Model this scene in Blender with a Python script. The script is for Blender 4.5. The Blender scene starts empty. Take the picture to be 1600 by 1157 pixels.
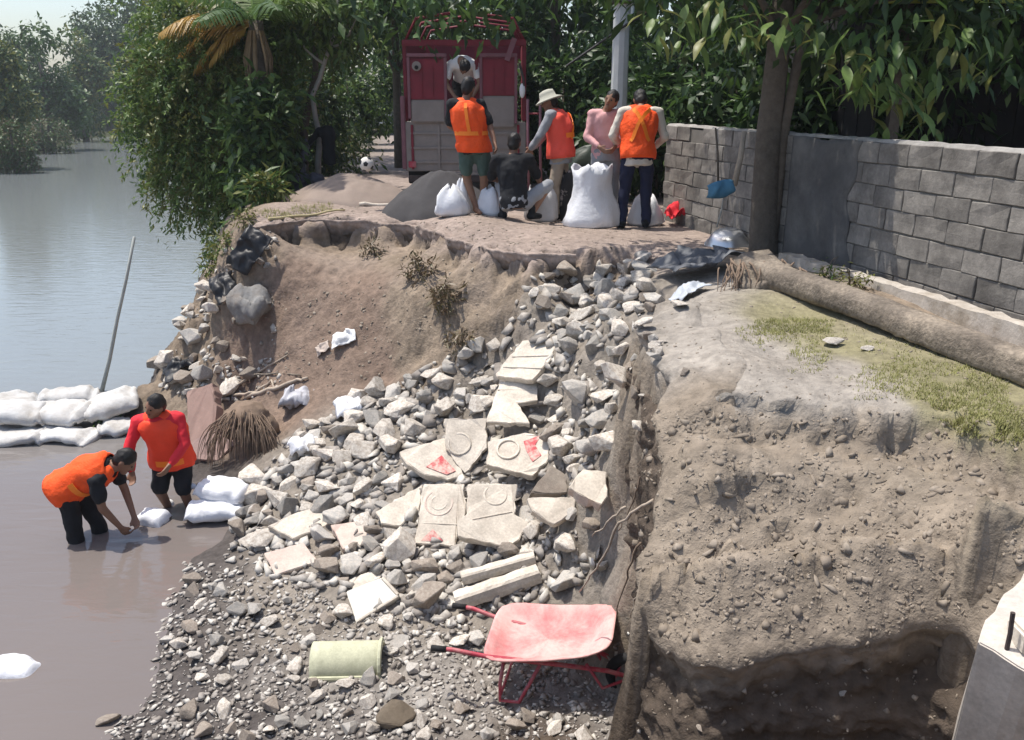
import bpy, bmesh, math, random
import numpy as np
from mathutils import Vector, Matrix, Quaternion
from mathutils.bvhtree import BVHTree

R = math.radians
SC = bpy.context.scene
COL = SC.collection
rng = np.random.default_rng(7)
random.seed(7)

# ------------------------------------------------------------------ camera, sky, sun, exposure
FPX, CX, CY, CAMZ = 1385.0, 800.0, 578.5, 1.55
PITCH = R(17.2)
cam_d = bpy.data.cameras.new('camera')
cam_d.sensor_width = 36.0
cam_d.lens = 36.0 * FPX / 1600.0
cam_d.clip_start = 0.05
cam_d.clip_end = 2000.0
cam = bpy.data.objects.new('camera', cam_d)
COL.objects.link(cam)
cam.location = (0, 0, CAMZ)
cam.rotation_euler = (math.pi / 2 - PITCH, 0, 0)
SC.camera = cam

TO_SUN = Vector((-0.32, 0.13, 1.0)).normalized()
world = bpy.data.worlds.new('World')
SC.world = world
world.use_nodes = True
wn = world.node_tree.nodes
wl = world.node_tree.links
bg = wn.get('Background') or wn.new('ShaderNodeBackground')
sky = wn.new('ShaderNodeTexSky')
sky.sky_type = 'NISHITA'
sky.sun_disc = False
sky.sun_elevation = math.asin(TO_SUN.z)
sky.sun_rotation = math.atan2(TO_SUN.x, TO_SUN.y)
sky.air_density = 1.0
sky.dust_density = 2.2
sky.ozone_density = 1.0
wl.new(sky.outputs[0], bg.inputs[0])
bg.inputs[1].default_value = 0.15

sun_d = bpy.data.lights.new('sun', 'SUN')
sun_d.energy = 3.7
sun_d.angle = R(0.6)
sun_d.color = (1.0, 0.945, 0.86)
sun = bpy.data.objects.new('sun', sun_d)
COL.objects.link(sun)
sun.location = (-6, 2, 20)
sun.rotation_euler = TO_SUN.to_track_quat('Z', 'Y').to_euler()

SC.view_settings.view_transform = 'Standard'
SC.view_settings.look = 'None'
SC.view_settings.exposure = 0.48
SC.view_settings.gamma = 1.0
SC.view_settings.use_curve_mapping = False

# ------------------------------------------------------------------ photograph geometry
CP, SP = math.cos(PITCH), math.sin(PITCH)
CAMLOC = Vector((0, 0, CAMZ))
def ray(px, py):
    u = (px - CX) / FPX
    v = (CY - py) / FPX
    return Vector((u, CP + v * SP, -SP + v * CP))
def at_z(px, py, z):
    d = ray(px, py)
    return CAMLOC + d * ((z - CAMZ) / d.z)
def at_y(px, py, y):
    d = ray(px, py)
    return CAMLOC + d * (y / d.y)

# ------------------------------------------------------------------ numpy noise
def _hash(ix, iy, iz, seed):
    h = (ix.astype(np.int64) * 374761393 + iy.astype(np.int64) * 668265263 + iz.astype(np.int64) * 2147483647 + seed * 1274126177) & 0xFFFFFFFF
    h = ((h ^ (h >> 13)) * 1274126177) & 0xFFFFFFFF
    h = (h ^ (h >> 16)) & 0xFFFFFFFF
    return h / 4294967295.0
def vnoise(p, seed=0):
    p = np.asarray(p, float)
    i = np.floor(p)
    f = p - i
    f = f * f * f * (f * (f * 6 - 15) + 10)
    x, y, z = i[:, 0], i[:, 1], i[:, 2]
    r = 0
    for dx in (0, 1):
        for dy in (0, 1):
            for dz in (0, 1):
                w = (f[:, 0] if dx else 1 - f[:, 0]) * (f[:, 1] if dy else 1 - f[:, 1]) * (f[:, 2] if dz else 1 - f[:, 2])
                r = r + w * _hash(x + dx, y + dy, z + dz, seed)
    return r * 2 - 1
def fbm(p, octaves=4, seed=0, gain=0.5):
    p = np.asarray(p, float)
    a, s, t = 1.0, 0.0, 0.0
    for k in range(octaves):
        s = s + a * vnoise(p * (2.03 ** k) + 11.7 * k, seed + k)
        t += a
        a *= gain
    return s / t
def sstep(a, b, x):
    t = np.clip((x - a) / (b - a), 0, 1)
    return t * t * (3 - 2 * t)

# ------------------------------------------------------------------ object helpers
def tag(o, label=None, cat=None, group=None, kind=None):
    if label: o['label'] = label
    if cat: o['category'] = cat
    if group: o['group'] = group
    if kind: o['kind'] = kind
    return o
def link(o, parent=None):
    COL.objects.link(o)
    if parent is not None:
        o.parent = parent
    return o
def empty(name, loc=(0, 0, 0), rz=0.0):
    o = bpy.data.objects.new(name, None)
    o.empty_display_size = 0.1
    COL.objects.link(o)
    o.location = loc
    o.rotation_euler = (0, 0, rz)
    return o
def mesh_np(name, v, f, mat=None, smooth=False):
    """v (n,3), f (m,k) same-length faces"""
    me = bpy.data.meshes.new(name)
    v = np.asarray(v, np.float32)
    f = np.asarray(f, np.int32)
    me.vertices.add(len(v))
    me.vertices.foreach_set('co', v.ravel())
    k = f.shape[1]
    me.loops.add(f.size)
    me.loops.foreach_set('vertex_index', f.ravel())
    me.polygons.add(len(f))
    me.polygons.foreach_set('loop_start', np.arange(0, f.size, k, dtype=np.int32))
    me.update(calc_edges=True)
    me.validate()
    if smooth:
        me.polygons.foreach_set('use_smooth', np.ones(len(me.polygons), bool))
    if mat: me.materials.append(mat)
    return me
class MB:
    """collects vertices and faces, builds ONE mesh object"""
    def __init__(s):
        s.v = []; s.f = []; s.m = []
    def add(s, vs, fs, mi=0):
        b = len(s.v)
        s.v += [tuple(q) for q in vs]
        s.f += [tuple(b + i for i in q) for q in fs]
        s.m += [mi] * len(fs)
        return s
    def box(s, c, d, rot=None, mi=0):
        hx, hy, hz = d[0] / 2, d[1] / 2, d[2] / 2
        vs = [Vector((x, y, z)) for z in (-hz, hz) for y in (-hy, hy) for x in (-hx, hx)]
        if rot is not None: vs = [rot @ q for q in vs]
        vs = [q + Vector(c) for q in vs]
        return s.add(vs, [(0, 2, 3, 1), (4, 5, 7, 6), (0, 1, 5, 4), (2, 6, 7, 3), (0, 4, 6, 2), (1, 3, 7, 5)], mi)
    def loft(s, rings, closed=True, cap=True, mi=0):
        n = len(rings[0]); b = len(s.v)
        for r in rings: s.v += [tuple(q) for q in r]
        for i in range(len(rings) - 1):
            for j in range(n if closed else n - 1):
                k = (j + 1) % n
                s.f.append((b + i * n + j, b + i * n + k, b + (i + 1) * n + k, b + (i + 1) * n + j)); s.m.append(mi)
        if cap and closed:
            s.f.append(tuple(b + j for j in reversed(range(n)))); s.m.append(mi)
            s.f.append(tuple(b + (len(rings) - 1) * n + j for j in range(n))); s.m.append(mi)
        return s
    def tube(s, pts, rad, seg=8, cap=True, mi=0):
        pts = [Vector(p) for p in pts]
        if not hasattr(rad, '__len__'): rad = [rad] * len(pts)
        rings = []
        t0 = (pts[1] - pts[0]).normalized()
        nrm = t0.orthogonal().normalized()
        for i, p in enumerate(pts):
            t = (pts[min(i + 1, len(pts) - 1)] - pts[max(i - 1, 0)]).normalized()
            nrm = (nrm - t * nrm.dot(t)).normalized()
            bn = t.cross(nrm)
            rings.append([p + (nrm * math.cos(a) + bn * math.sin(a)) * rad[i] for a in [2 * math.pi * k / seg for k in range(seg)]])
        return s.loft(rings, True, cap, mi)
    def ball(s, c, r, seg=10, rg=6, M=None, mi=0):
        c = Vector(c); rr = Vector(r) if hasattr(r, '__len__') else Vector((r, r, r))
        rings = []
        for i in range(rg + 1):
            th = math.pi * i / rg
            q = max(math.sin(th), 0.02)
            ring = []
            for k in range(seg):
                a = 2 * math.pi * k / seg
                w = Vector((q * math.cos(a) * rr.x, q * math.sin(a) * rr.y, -math.cos(th) * rr.z))
                if M is not None: w = M @ w
                ring.append(c + w)
            rings.append(ring)
        return s.loft(rings, True, True, mi)
    def capsule(s, a, b, ra, rb, seg=10):
        a = Vector(a); b = Vector(b)
        d = b - a; L = d.length
        t = d / L if L > 1e-6 else Vector((0, 0, 1))
        pts = []; rad = []
        for k in (-0.98, -0.8, -0.5, 0):
            pts.append(a + t * (k * ra)); rad.append(ra * math.sqrt(1 - k * k))
        for k in (0, 0.5, 0.8, 0.98):
            pts.append(b + t * (k * rb)); rad.append(rb * math.sqrt(1 - k * k))
        n = t.orthogonal().normalized(); bn = t.cross(n)
        rings = [[p + (n * math.cos(2 * math.pi * j / seg) + bn * math.sin(2 * math.pi * j / seg)) * r for j in range(seg)] for p, r in zip(pts, rad)]
        return s.loft(rings)
    def mesh(s, name, mats=None, smooth=False):
        me = bpy.data.meshes.new(name)
        me.from_pydata(s.v, [], s.f)
        me.update()
        if mats:
            for m in (mats if isinstance(mats, (list, tuple)) else [mats]): me.materials.append(m)
            if any(s.m): me.polygons.foreach_set('material_index', s.m)
        if smooth: me.polygons.foreach_set('use_smooth', [True] * len(me.polygons))
        return me
    def build(s, name, mats=None, parent=None, smooth=False, bevel=0.0, loc=None):
        me = s.mesh(name, mats, smooth)
        if bevel:
            bm = bmesh.new(); bm.from_mesh(me)
            bmesh.ops.remove_doubles(bm, verts=bm.verts, dist=1e-5)
            es = [e for e in bm.edges if len(e.link_faces) == 2 and e.calc_face_angle(0) > 0.5]
            bmesh.ops.bevel(bm, geom=es, offset=bevel, segments=2, affect='EDGES', clamp_overlap=True)
            bm.to_mesh(me); bm.free()
        o = bpy.data.objects.new(name, me)
        link(o, parent)
        if loc is not None: o.location = loc
        return o
def bake_remesh(name, mb, voxel, mat, parent, smooth_it=6, factor=0.5, disp=0.0, seed=0, scale=9.0):
    """union of overlapping closed shapes -> one continuous smooth surface"""
    me = mb.mesh('tmp')
    o = bpy.data.objects.new('tmp', me); COL.objects.link(o)
    m = o.modifiers.new('r', 'REMESH'); m.mode = 'VOXEL'; m.voxel_size = voxel; m.use_smooth_shade = True
    s_ = o.modifiers.new('s', 'SMOOTH'); s_.factor = factor; s_.iterations = smooth_it
    dg = bpy.context.evaluated_depsgraph_get()
    ev = o.evaluated_get(dg)
    new = bpy.data.meshes.new_from_object(ev)
    bpy.data.objects.remove(o); bpy.data.meshes.remove(me)
    if disp:
        n = len(new.vertices)
        co = np.empty(n * 3, np.float32); new.vertices.foreach_get('co', co); co = co.reshape(-1, 3)
        no = np.empty(n * 3, np.float32); new.vertices.foreach_get('normal', no); no = no.reshape(-1, 3)
        co += no * (fbm(co * scale, 3, seed)[:, None] * disp)
        new.vertices.foreach_set('co', co.ravel()); new.update()
    new.name = name
    new.materials.clear(); new.materials.append(mat)
    new.polygons.foreach_set('use_smooth', [True] * len(new.polygons))
    ob = bpy.data.objects.new(name, new)
    link(ob, parent)
    return ob

# ------------------------------------------------------------------ materials
MATS = {}
def mat(name, col, rough=0.85, var=0.18, scale=6.0, bump=0.25, bscale=40.0, bdist=0.01, metal=0.0, spec=0.35, col2=None, rnd=0.0, attr=None, translucent=0.0, mixlo=0.42, mixhi=0.62, fine=0.0):
    if name in MATS: return MATS[name]
    m = bpy.data.materials.new(name)
    m.use_nodes = True
    nt = m.node_tree; N = nt.nodes; Lk = nt.links
    b = N['Principled BSDF']
    b.inputs['Roughness'].default_value = rough
    b.inputs['Metallic'].default_value = metal
    b.inputs['Specular IOR Level'].default_value = spec
    tc = N.new('ShaderNodeTexCoord')
    co = tc.outputs['Object']
    if rnd:
        oi = N.new('ShaderNodeObjectInfo')
        mp = N.new('ShaderNodeVectorMath'); mp.operation = 'ADD'
        sc = N.new('ShaderNodeVectorMath'); sc.operation = 'SCALE'
        sc.inputs[0].default_value = (37.0, 19.0, 53.0)
        Lk.new(oi.outputs['Random'], sc.inputs['Scale'])
        Lk.new(co, mp.inputs[0]); Lk.new(sc.outputs[0], mp.inputs[1])
        co = mp.outputs[0]
    nz = N.new('ShaderNodeTexNoise'); nz.inputs['Scale'].default_value = scale; nz.inputs['Detail'].default_value = 6; nz.inputs['Roughness'].default_value = 0.65
    Lk.new(co, nz.inputs['Vector'])
    if attr:
        a = N.new('ShaderNodeAttribute'); a.attribute_name = attr
        base = a.outputs['Color']
    elif col2 is not None:
        rp = N.new('ShaderNodeMapRange'); rp.inputs[1].default_value = mixlo; rp.inputs[2].default_value = mixhi
        n2 = N.new('ShaderNodeTexNoise'); n2.inputs['Scale'].default_value = scale * 0.6; n2.inputs['Detail'].default_value = 7; n2.inputs['Roughness'].default_value = 0.7
        Lk.new(co, n2.inputs['Vector']); Lk.new(n2.outputs[0], rp.inputs[0])
        mx = N.new('ShaderNodeMix'); mx.data_type = 'RGBA'
        mx.inputs[6].default_value = (*col, 1); mx.inputs[7].default_value = (*col2, 1)
        Lk.new(rp.outputs[0], mx.inputs[0]); base = mx.outputs[2]
    else:
        rg = N.new('ShaderNodeRGB'); rg.outputs[0].default_value = (*col, 1); base = rg.outputs[0]
    # brightness variation
    mr = N.new('ShaderNodeMapRange')
    mr.inputs[1].default_value = 0.25; mr.inputs[2].default_value = 0.75
    mr.inputs[3].default_value = 1 - var; mr.inputs[4].default_value = 1 + var
    Lk.new(nz.outputs[0], mr.inputs[0])
    val = mr.outputs[0]
    if fine:
        nf = N.new('ShaderNodeTexNoise'); nf.inputs['Scale'].default_value = scale * 9; nf.inputs['Detail'].default_value = 4
        Lk.new(co, nf.inputs['Vector'])
        mf = N.new('ShaderNodeMapRange'); mf.inputs[1].default_value = 0.3; mf.inputs[2].default_value = 0.7; mf.inputs[3].default_value = 1 - fine; mf.inputs[4].default_value = 1 + fine
        Lk.new(nf.outputs[0], mf.inputs[0])
        mm = N.new('ShaderNodeMath'); mm.operation = 'MULTIPLY'
        Lk.new(val, mm.inputs[0]); Lk.new(mf.outputs[0], mm.inputs[1]); val = mm.outputs[0]
    if rnd:
        m2 = N.new('ShaderNodeMapRange'); m2.inputs[3].default_value = 1 - rnd; m2.inputs[4].default_value = 1 + rnd
        Lk.new(oi.outputs['Random'], m2.inputs[0])
        mu = N.new('ShaderNodeMath'); mu.operation = 'MULTIPLY'
        Lk.new(val, mu.inputs[0]); Lk.new(m2.outputs[0], mu.inputs[1]); val = mu.outputs[0]
    vm = N.new('ShaderNodeVectorMath'); vm.operation = 'SCALE'
    Lk.new(base, vm.inputs[0]); Lk.new(val, vm.inputs['Scale'])
    Lk.new(vm.outputs[0], b.inputs['Base Color'])
    if bump:
        bn = N.new('ShaderNodeTexNoise'); bn.inputs['Scale'].default_value = bscale; bn.inputs['Detail'].default_value = 5; bn.inputs['Roughness'].default_value = 0.6
        Lk.new(co, bn.inputs['Vector'])
        bp = N.new('ShaderNodeBump'); bp.inputs['Strength'].default_value = bump; bp.inputs['Distance'].default_value = bdist
        Lk.new(bn.outputs[0], bp.inputs['Height']); Lk.new(bp.outputs[0], b.inputs['Normal'])
    if translucent:
        tr = N.new('ShaderNodeBsdfTranslucent')
        ms = N.new('ShaderNodeMixShader'); ms.inputs[0].default_value = translucent
        Lk.new(vm.outputs[0], tr.inputs[0]); Lk.new(b.outputs[0], ms.inputs[1]); Lk.new(tr.outputs[0], ms.inputs[2])
        Lk.new(ms.outputs[0], N['Material Output'].inputs[0])
    MATS[name] = m
    return m
def leafmat(name, col, var=0.35, rough=0.45, tr=0.3, scale=3.0):
    return mat(name, col, rough=rough, var=var, scale=scale, bump=0, spec=0.4, translucent=tr)

M_ground = mat('soil', (0.3, 0.25, 0.2), rough=0.95, var=0.20, scale=1.7, bump=0.9, bscale=26, bdist=0.02, spec=0.15, attr='Col', fine=0.22)
M_rock = mat('grey_stone', (0.33, 0.315, 0.29), rough=0.9, var=0.25, scale=9, bump=0.5, bscale=45, bdist=0.008, rnd=0.3, col2=(0.41, 0.375, 0.33), fine=0.12)
M_rockp = mat('pale_stone', (0.56, 0.52, 0.46), rough=0.9, var=0.2, scale=9, bump=0.5, bscale=45, bdist=0.008, rnd=0.2, col2=(0.36, 0.31, 0.26), fine=0.12)
M_rockb = mat('brown_stone', (0.24, 0.20, 0.165), rough=0.92, var=0.25, scale=9, bump=0.5, bscale=45, bdist=0.008, rnd=0.25, col2=(0.31, 0.27, 0.225), fine=0.12)
M_pebble = mat('pebble', (0.40, 0.375, 0.34), rough=0.9, var=0.40, scale=14, bump=0.2, bscale=60, col2=(0.28, 0.25, 0.22))
M_slab = mat('cement_slab', (0.62, 0.56, 0.475), rough=0.85, var=0.18, scale=6, bump=0.5, bscale=45, bdist=0.006, rnd=0.08, col2=(0.44, 0.385, 0.32), mixlo=.40, mixhi=.72, fine=0.12)
M_slabpink = mat('pinkish_slab', (0.60, 0.47, 0.40), rough=0.85, var=0.16, scale=7, bump=0.35, bscale=60, bdist=0.004, col2=(0.55, 0.49, 0.42), fine=0.08)
M_redpaint = mat('worn_red_paint', (0.50, 0.07, 0.08), rough=0.7, var=0.25, scale=22, bump=0.2, col2=(0.60, 0.46, 0.39), mixlo=0.42, mixhi=0.62)
M_conc = mat('concrete', (0.36, 0.345, 0.32), rough=0.9, var=0.2, scale=5, bump=0.4, bscale=50, bdist=0.005, col2=(0.27, 0.255, 0.235), rnd=0.1, fine=0.1)
M_block = mat('hollow_block', (0.235, 0.218, 0.195), rough=0.93, var=0.3, scale=4, bump=0.6, bscale=70, bdist=0.006, col2=(0.13, 0.12, 0.108), rnd=0.12, fine=0.12)
M_mortar = mat('mortar', (0.18, 0.168, 0.15), rough=0.95, var=0.2, scale=9, bump=0.6, bscale=60)
M_sack = mat('woven_white_sack', (0.72, 0.73, 0.76), rough=0.6, var=0.08, scale=5, bump=0.55, bscale=22, bdist=0.012, rnd=0.05, col2=(0.56, 0.53, 0.49), mixlo=.55, mixhi=.85)
M_sackd = mat('muddy_white_sack', (0.56, 0.56, 0.55), rough=0.7, var=0.12, scale=5, bump=0.6, bscale=18, bdist=0.015, rnd=0.12, col2=(0.36, 0.33, 0.29), mixlo=0.42, mixhi=0.72)
M_bark = mat('bark', (0.115, 0.095, 0.075), rough=0.95, var=0.3, scale=12, bump=0.9, bscale=22, bdist=0.02)
M_barkp = mat('pale_bark', (0.34, 0.32, 0.28), rough=0.9, var=0.25, scale=10, bump=0.5, bscale=30)
M_wood = mat('weathered_wood', (0.36, 0.29, 0.22), rough=0.85, var=0.2, scale=10, bump=0.4, bscale=40, col2=(0.27, 0.225, 0.18))
M_log = mat('weathered_log', (0.27, 0.225, 0.175), rough=0.95, var=0.3, scale=4, bump=1.0, bscale=24, bdist=0.02, col2=(0.15, 0.125, 0.10), fine=0.25)
M_root = mat('dry_root', (0.40, 0.33, 0.26), rough=0.9, var=0.25, scale=12, bump=0.3)
M_rootd = mat('fibrous_root', (0.20, 0.145, 0.105), rough=0.95, var=0.25, scale=12, bump=0.3)
M_black = mat('black_plastic', (0.016, 0.016, 0.018), rough=0.45, var=0.3, scale=5, bump=0.3, bscale=25)
M_greypl = mat('grey_plastic_sheet', (0.10, 0.105, 0.115), rough=0.55, var=0.2, scale=5, bump=0.4, bscale=20)
M_skin = mat('skin', (0.23, 0.125, 0.08), rough=0.55, var=0.08, scale=8, bump=0.1, bscale=90, bdist=0.002)
M_hair = mat('black_hair', (0.012, 0.010, 0.009), rough=0.5, var=0.3, scale=20, bump=0.5, bscale=120)
M_vest = mat('orange_vest', (0.95, 0.10, 0.014), rough=0.75, var=0.14, scale=6, bump=0.7, bscale=13, bdist=0.03, col2=(0.62, 0.075, 0.02), mixlo=.52, mixhi=.80)
M_vest2 = mat('red_orange_vest', (0.86, 0.095, 0.06), rough=0.75, var=0.10, scale=6, bump=0.3, bscale=28, bdist=0.012)
M_strip = mat('yellow_strip', (0.95, 0.24, 0.02), rough=0.5, var=0.05, bump=0)
M_redcloth = mat('red_cloth', (0.62, 0.022, 0.035), rough=0.8, var=0.12, scale=6, bump=0.3, bscale=30, bdist=0.01)
M_white = mat('white_cloth', (0.75, 0.75, 0.74), rough=0.8, var=0.06, scale=6, bump=0.2, bscale=30)
M_navy = mat('navy_cloth', (0.012, 0.016, 0.045), rough=0.85, var=0.2, scale=6, bump=0.3, bscale=28, bdist=0.01)
M_blackcl = mat('black_cloth', (0.011, 0.012, 0.015), rough=0.85, var=0.2, scale=6, bump=0.3, bscale=28, bdist=0.01)
M_greycl = mat('grey_cloth', (0.27, 0.28, 0.30), rough=0.85, var=0.14, scale=6, bump=0.3, bscale=28, bdist=0.01)
M_tan = mat('tan_cloth', (0.34, 0.28, 0.215), rough=0.85, var=0.14, scale=6, bump=0.3, bscale=28, bdist=0.01)
M_green = mat('dull_green_cloth', (0.06, 0.10, 0.085), rough=0.85, var=0.14, scale=6, bump=0.3, bscale=28)
M_pink = mat('pale_pink_cloth', (0.62, 0.34, 0.34), rough=0.85, var=0.12, scale=6, bump=0.3, bscale=28)
M_hat = mat('khaki_cloth', (0.44, 0.43, 0.36), rough=0.85, var=0.12, scale=9, bump=0.3, bscale=50)
M_tray = mat('faded_red_tray', (0.50, 0.10, 0.11), rough=0.75, var=0.14, scale=4, bump=0.15, bscale=30, col2=(0.60, 0.36, 0.33), mixlo=0.30, mixhi=0.58, fine=.08)
M_redmet = mat('red_metal', (0.40, 0.045, 0.07), rough=0.5, var=0.16, scale=12, bump=0.15, col2=(0.42, 0.16, 0.16))
M_rubber = mat('rubber', (0.015, 0.015, 0.016), rough=0.8, var=0.25, scale=12, bump=0.3)
M_truckred = mat('truck_red', (0.21, 0.020, 0.034), rough=0.6, var=0.2, scale=3, bump=0.1, col2=(0.17, 0.02, 0.03))
M_truckpink = mat('faded_truck_edge', (0.20, 0.085, 0.10), rough=0.5, var=0.2, scale=5, bump=0.1)
M_dust = mat('dusty_panel', (0.26, 0.225, 0.200), rough=0.85, var=0.16, scale=4, bump=0.2)
M_darkin = mat('dark_interior', (0.02, 0.018, 0.018), rough=0.9, var=0.3, bump=0.2)
M_glass = mat('dark_glass', (0.02, 0.025, 0.03), rough=0.08, var=0.1, bump=0, spec=0.6)
M_metal = mat('tin_metal', (0.60, 0.61, 0.62), rough=0.35, var=0.1, metal=0.85, bump=0.15, bscale=14)
M_rust = mat('rusty_steel', (0.06, 0.045, 0.04), rough=0.8, var=0.3, scale=20, bump=0.3)
M_tile = mat('cream_green_tile', (0.50, 0.50, 0.355), rough=0.8, var=0.12, scale=8, bump=0.3, bscale=60, bdist=0.004, col2=(0.40, 0.40, 0.28), fine=0.08)
M_sand = mat('brown_sand', (0.27, 0.215, 0.18), rough=0.95, var=0.12, scale=5, bump=0.5, bscale=80)
M_sandd = mat('dark_sand', (0.060, 0.057, 0.058), rough=0.95, var=0.15, scale=5, bump=0.5, bscale=80)
M_grass = leafmat('grass_blades', (0.28, 0.275, 0.105), var=0.4, rough=0.7, tr=0.25, scale=2)
M_blue = mat('blue_cloth', (0.06, 0.17, 0.26), rough=0.8, var=0.2, scale=8, bump=0.3)

# ------------------------------------------------------------------ ground
def bank_x(y):
    return np.interp(y, [-30, 6, 11.0, 14, 18, 25, 40, 100, 500], [-2.5, -2.9, -3.5, -4.3, -5.0, -6.2, -8.5, -16, -60])
def left_x(y):
    return -28 - (y - 48) * 0.33
def far_z(x, y):
    s = x - bank_x(y)
    right = -3.4 + 3.4 * sstep(-1.7, 0.1, s)
    sl = left_x(y) - x
    left = -3.4 + 2.6 * sstep(-1.0, 4.0, sl)
    end = -3.4 + 2.6 * sstep(95, 101, y + 0.05 * x)
    return np.maximum(np.maximum(right, left), end)

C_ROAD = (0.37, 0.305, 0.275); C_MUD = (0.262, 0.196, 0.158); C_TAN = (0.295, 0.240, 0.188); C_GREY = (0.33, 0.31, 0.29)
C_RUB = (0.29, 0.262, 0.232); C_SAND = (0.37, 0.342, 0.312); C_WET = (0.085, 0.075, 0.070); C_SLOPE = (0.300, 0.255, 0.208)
C_OLIVE = (0.255, 0.205, 0.158); C_DARK = (0.112, 0.088, 0.069); C_GRN = (0.285, 0.265, 0.165); C_BED = (0.10, 0.085, 0.075)  # C_DARK is soil brown deepened to carry the shade of the undercut face
cps = []
def cp(px, py, z, c):
    p = at_z(px, py, z); cps.append((p.x, p.y, z, *c))
def cw(x, y, z, c): cps.append((x, y, z, *c))
for a in [(405,352,0),(480,343,0),(600,348,0),(690,366,0)]: cp(*a, C_OLIVE)
for a in [(760,390,-.02),(830,400,-.02),(920,398,-.02),(1000,395,0),(560,325,.02),(700,335,0),(850,352,0),(1000,362,0),(1060,385,0),(620,300,0),(450,320,.02),(800,375,0)]: cp(*a, C_ROAD)
for a in [(385,385,-.2),(350,430,-.6),(300,500,-1.2),(262,560,-1.75),(225,602,-2.2)]: cp(*a, C_OLIVE)
for a in [(375,440,-.72),(330,505,-1.25),(300,575,-1.8),(262,610,-2.25),(300,640,-2.1)]: cp(*a, C_TAN)
for a in [(450,440,-.60),(560,455,-.64),(550,520,-1.05),(600,585,-1.42),(490,585,-1.52),(410,520,-1.22),(390,600,-1.82),(450,640,-1.88),(350,680,-2.15)]: cp(*a, C_MUD)
for a in [(470,385,-.36),(560,390,-.34),(630,400,-.30)]: cp(*a, C_OLIVE)
for a in [(700,440,-.38),(700,500,-.76),(655,555,-1.18),(740,515,-.78),(790,450,-.33),(640,470,-.62)]: cp(*a, C_TAN)
for a in [(835,465,-.37),(950,450,-.28),(900,500,-.58),(1000,445,-.08),(770,560,-1.03),(850,560,-.84),(950,560,-.64),(960,640,-.92),(850,650,-1.30),(720,650,-1.55),(600,650,-1.66),(520,690,-1.86),(450,710,-1.98),
          (950,740,-1.24),(800,750,-1.76),(650,770,-1.9),(480,780,-2.1),(400,815,-2.3),(930,830,-1.6),(800,850,-2.0),(600,860,-2.1),(450,880,-2.28),(370,900,-2.38),(960,910,-1.84),(800,930,-2.15),(600,960,-2.25),(420,980,-2.34)]: cp(*a, C_RUB)
for a in [(900,1060,-2.28),(700,1080,-2.3),(500,1090,-2.36),(360,1100,-2.4),(980,1120,-2.25),(700,1200,-2.33),(880,1300,-2.3),(450,1300,-2.42)]: cp(*a, C_GREY)
for a in [(380,800,-2.44),(345,845,-2.45),(295,875,-2.45),(265,940,-2.45),(248,1010,-2.45),(250,1060,-2.45),(205,1130,-2.45),(150,1175,-2.45),(330,770,-2.42),(285,740,-2.42)]: cp(*a, C_WET)
for a in [(100,900,-2.8),(40,800,-2.85),(50,1100,-2.8),(150,1000,-2.7),(200,860,-2.65),(100,735,-2.75),(240,790,-2.6),(100,1400,-2.8),(-200,900,-2.9),(-200,1200,-2.9),(240,715,-2.55)]: cp(*a, C_BED)
for a in [(-60,668,-2.5),(40,660,-2.48),(120,650,-2.46),(190,640,-2.4)]: cp(*a, C_BED)
for a in [(1000,500,-.05),(1030,545,-.05),(1060,585,-.05),(1105,624,-.05),(1200,628,-.05),(1300,632,-.05),(1380,638,-.05)]: cp(*a, C_SAND)
for a in [(1470,650,-.05),(1600,695,-.05),(1850,790,-.05)]: cp(*a, C_OLIVE)
for a in [(1100,520,0),(1200,560,0),(1080,470,0),(1130,440,.02),(1300,590,0)]: cp(*a, C_SAND)
for a in [(1300,540,.03),(1500,600,.02),(1230,500,.03),(1400,570,.02),(1600,620,.02),(1800,650,.02)]: cp(*a, C_GRN)
for a in [(1600,545,.10),(1400,470,.12),(1260,420,.08),(1150,400,.03),(1800,600,.1)]: cp(*a, C_TAN)
# platform flank facing the river and the soil face below the platform
for a in [(1000,560,-.36),(1002,620,-.58),(1002,700,-.82),(1002,780,-1.05),(1002,860,-1.30),(1000,940,-1.62),(1003,1010,-1.86)]: cp(*a, C_SLOPE)
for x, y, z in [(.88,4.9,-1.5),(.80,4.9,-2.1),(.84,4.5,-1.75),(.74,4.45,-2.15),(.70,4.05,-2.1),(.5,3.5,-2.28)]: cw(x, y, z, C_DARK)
for x, y, z in [(.97,5.5,-.35),(.93,5.0,-.42),(.80,4.7,-.66)]: cw(x, y, z, C_SLOPE)
for a in [(1100,700,-.20),(1100,800,-.41),(1100,900,-.62),(1200,700,-.19),(1200,800,-.40),(1200,900,-.60),(1300,700,-.18),(1300,800,-.39),(1300,900,-.58),
          (1400,720,-.18),(1400,820,-.38),(1400,920,-.57),(1500,760,-.2),(1500,860,-.38),(1600,800,-.2),(1600,900,-.36),(1040,720,-.34),(1030,820,-.54),(1025,920,-.74),(1750,900,-.25)]: cp(*a, C_SLOPE)
LIP = [(1010,1022,-0.94),(1060,1025,-0.92),(1130,1028,-0.86),(1200,1014,-0.82),(1270,1004,-0.78),(1340,994,-0.73),(1420,990,-0.70),(1495,994,-0.66),(1525,1032,-0.70)]
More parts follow.
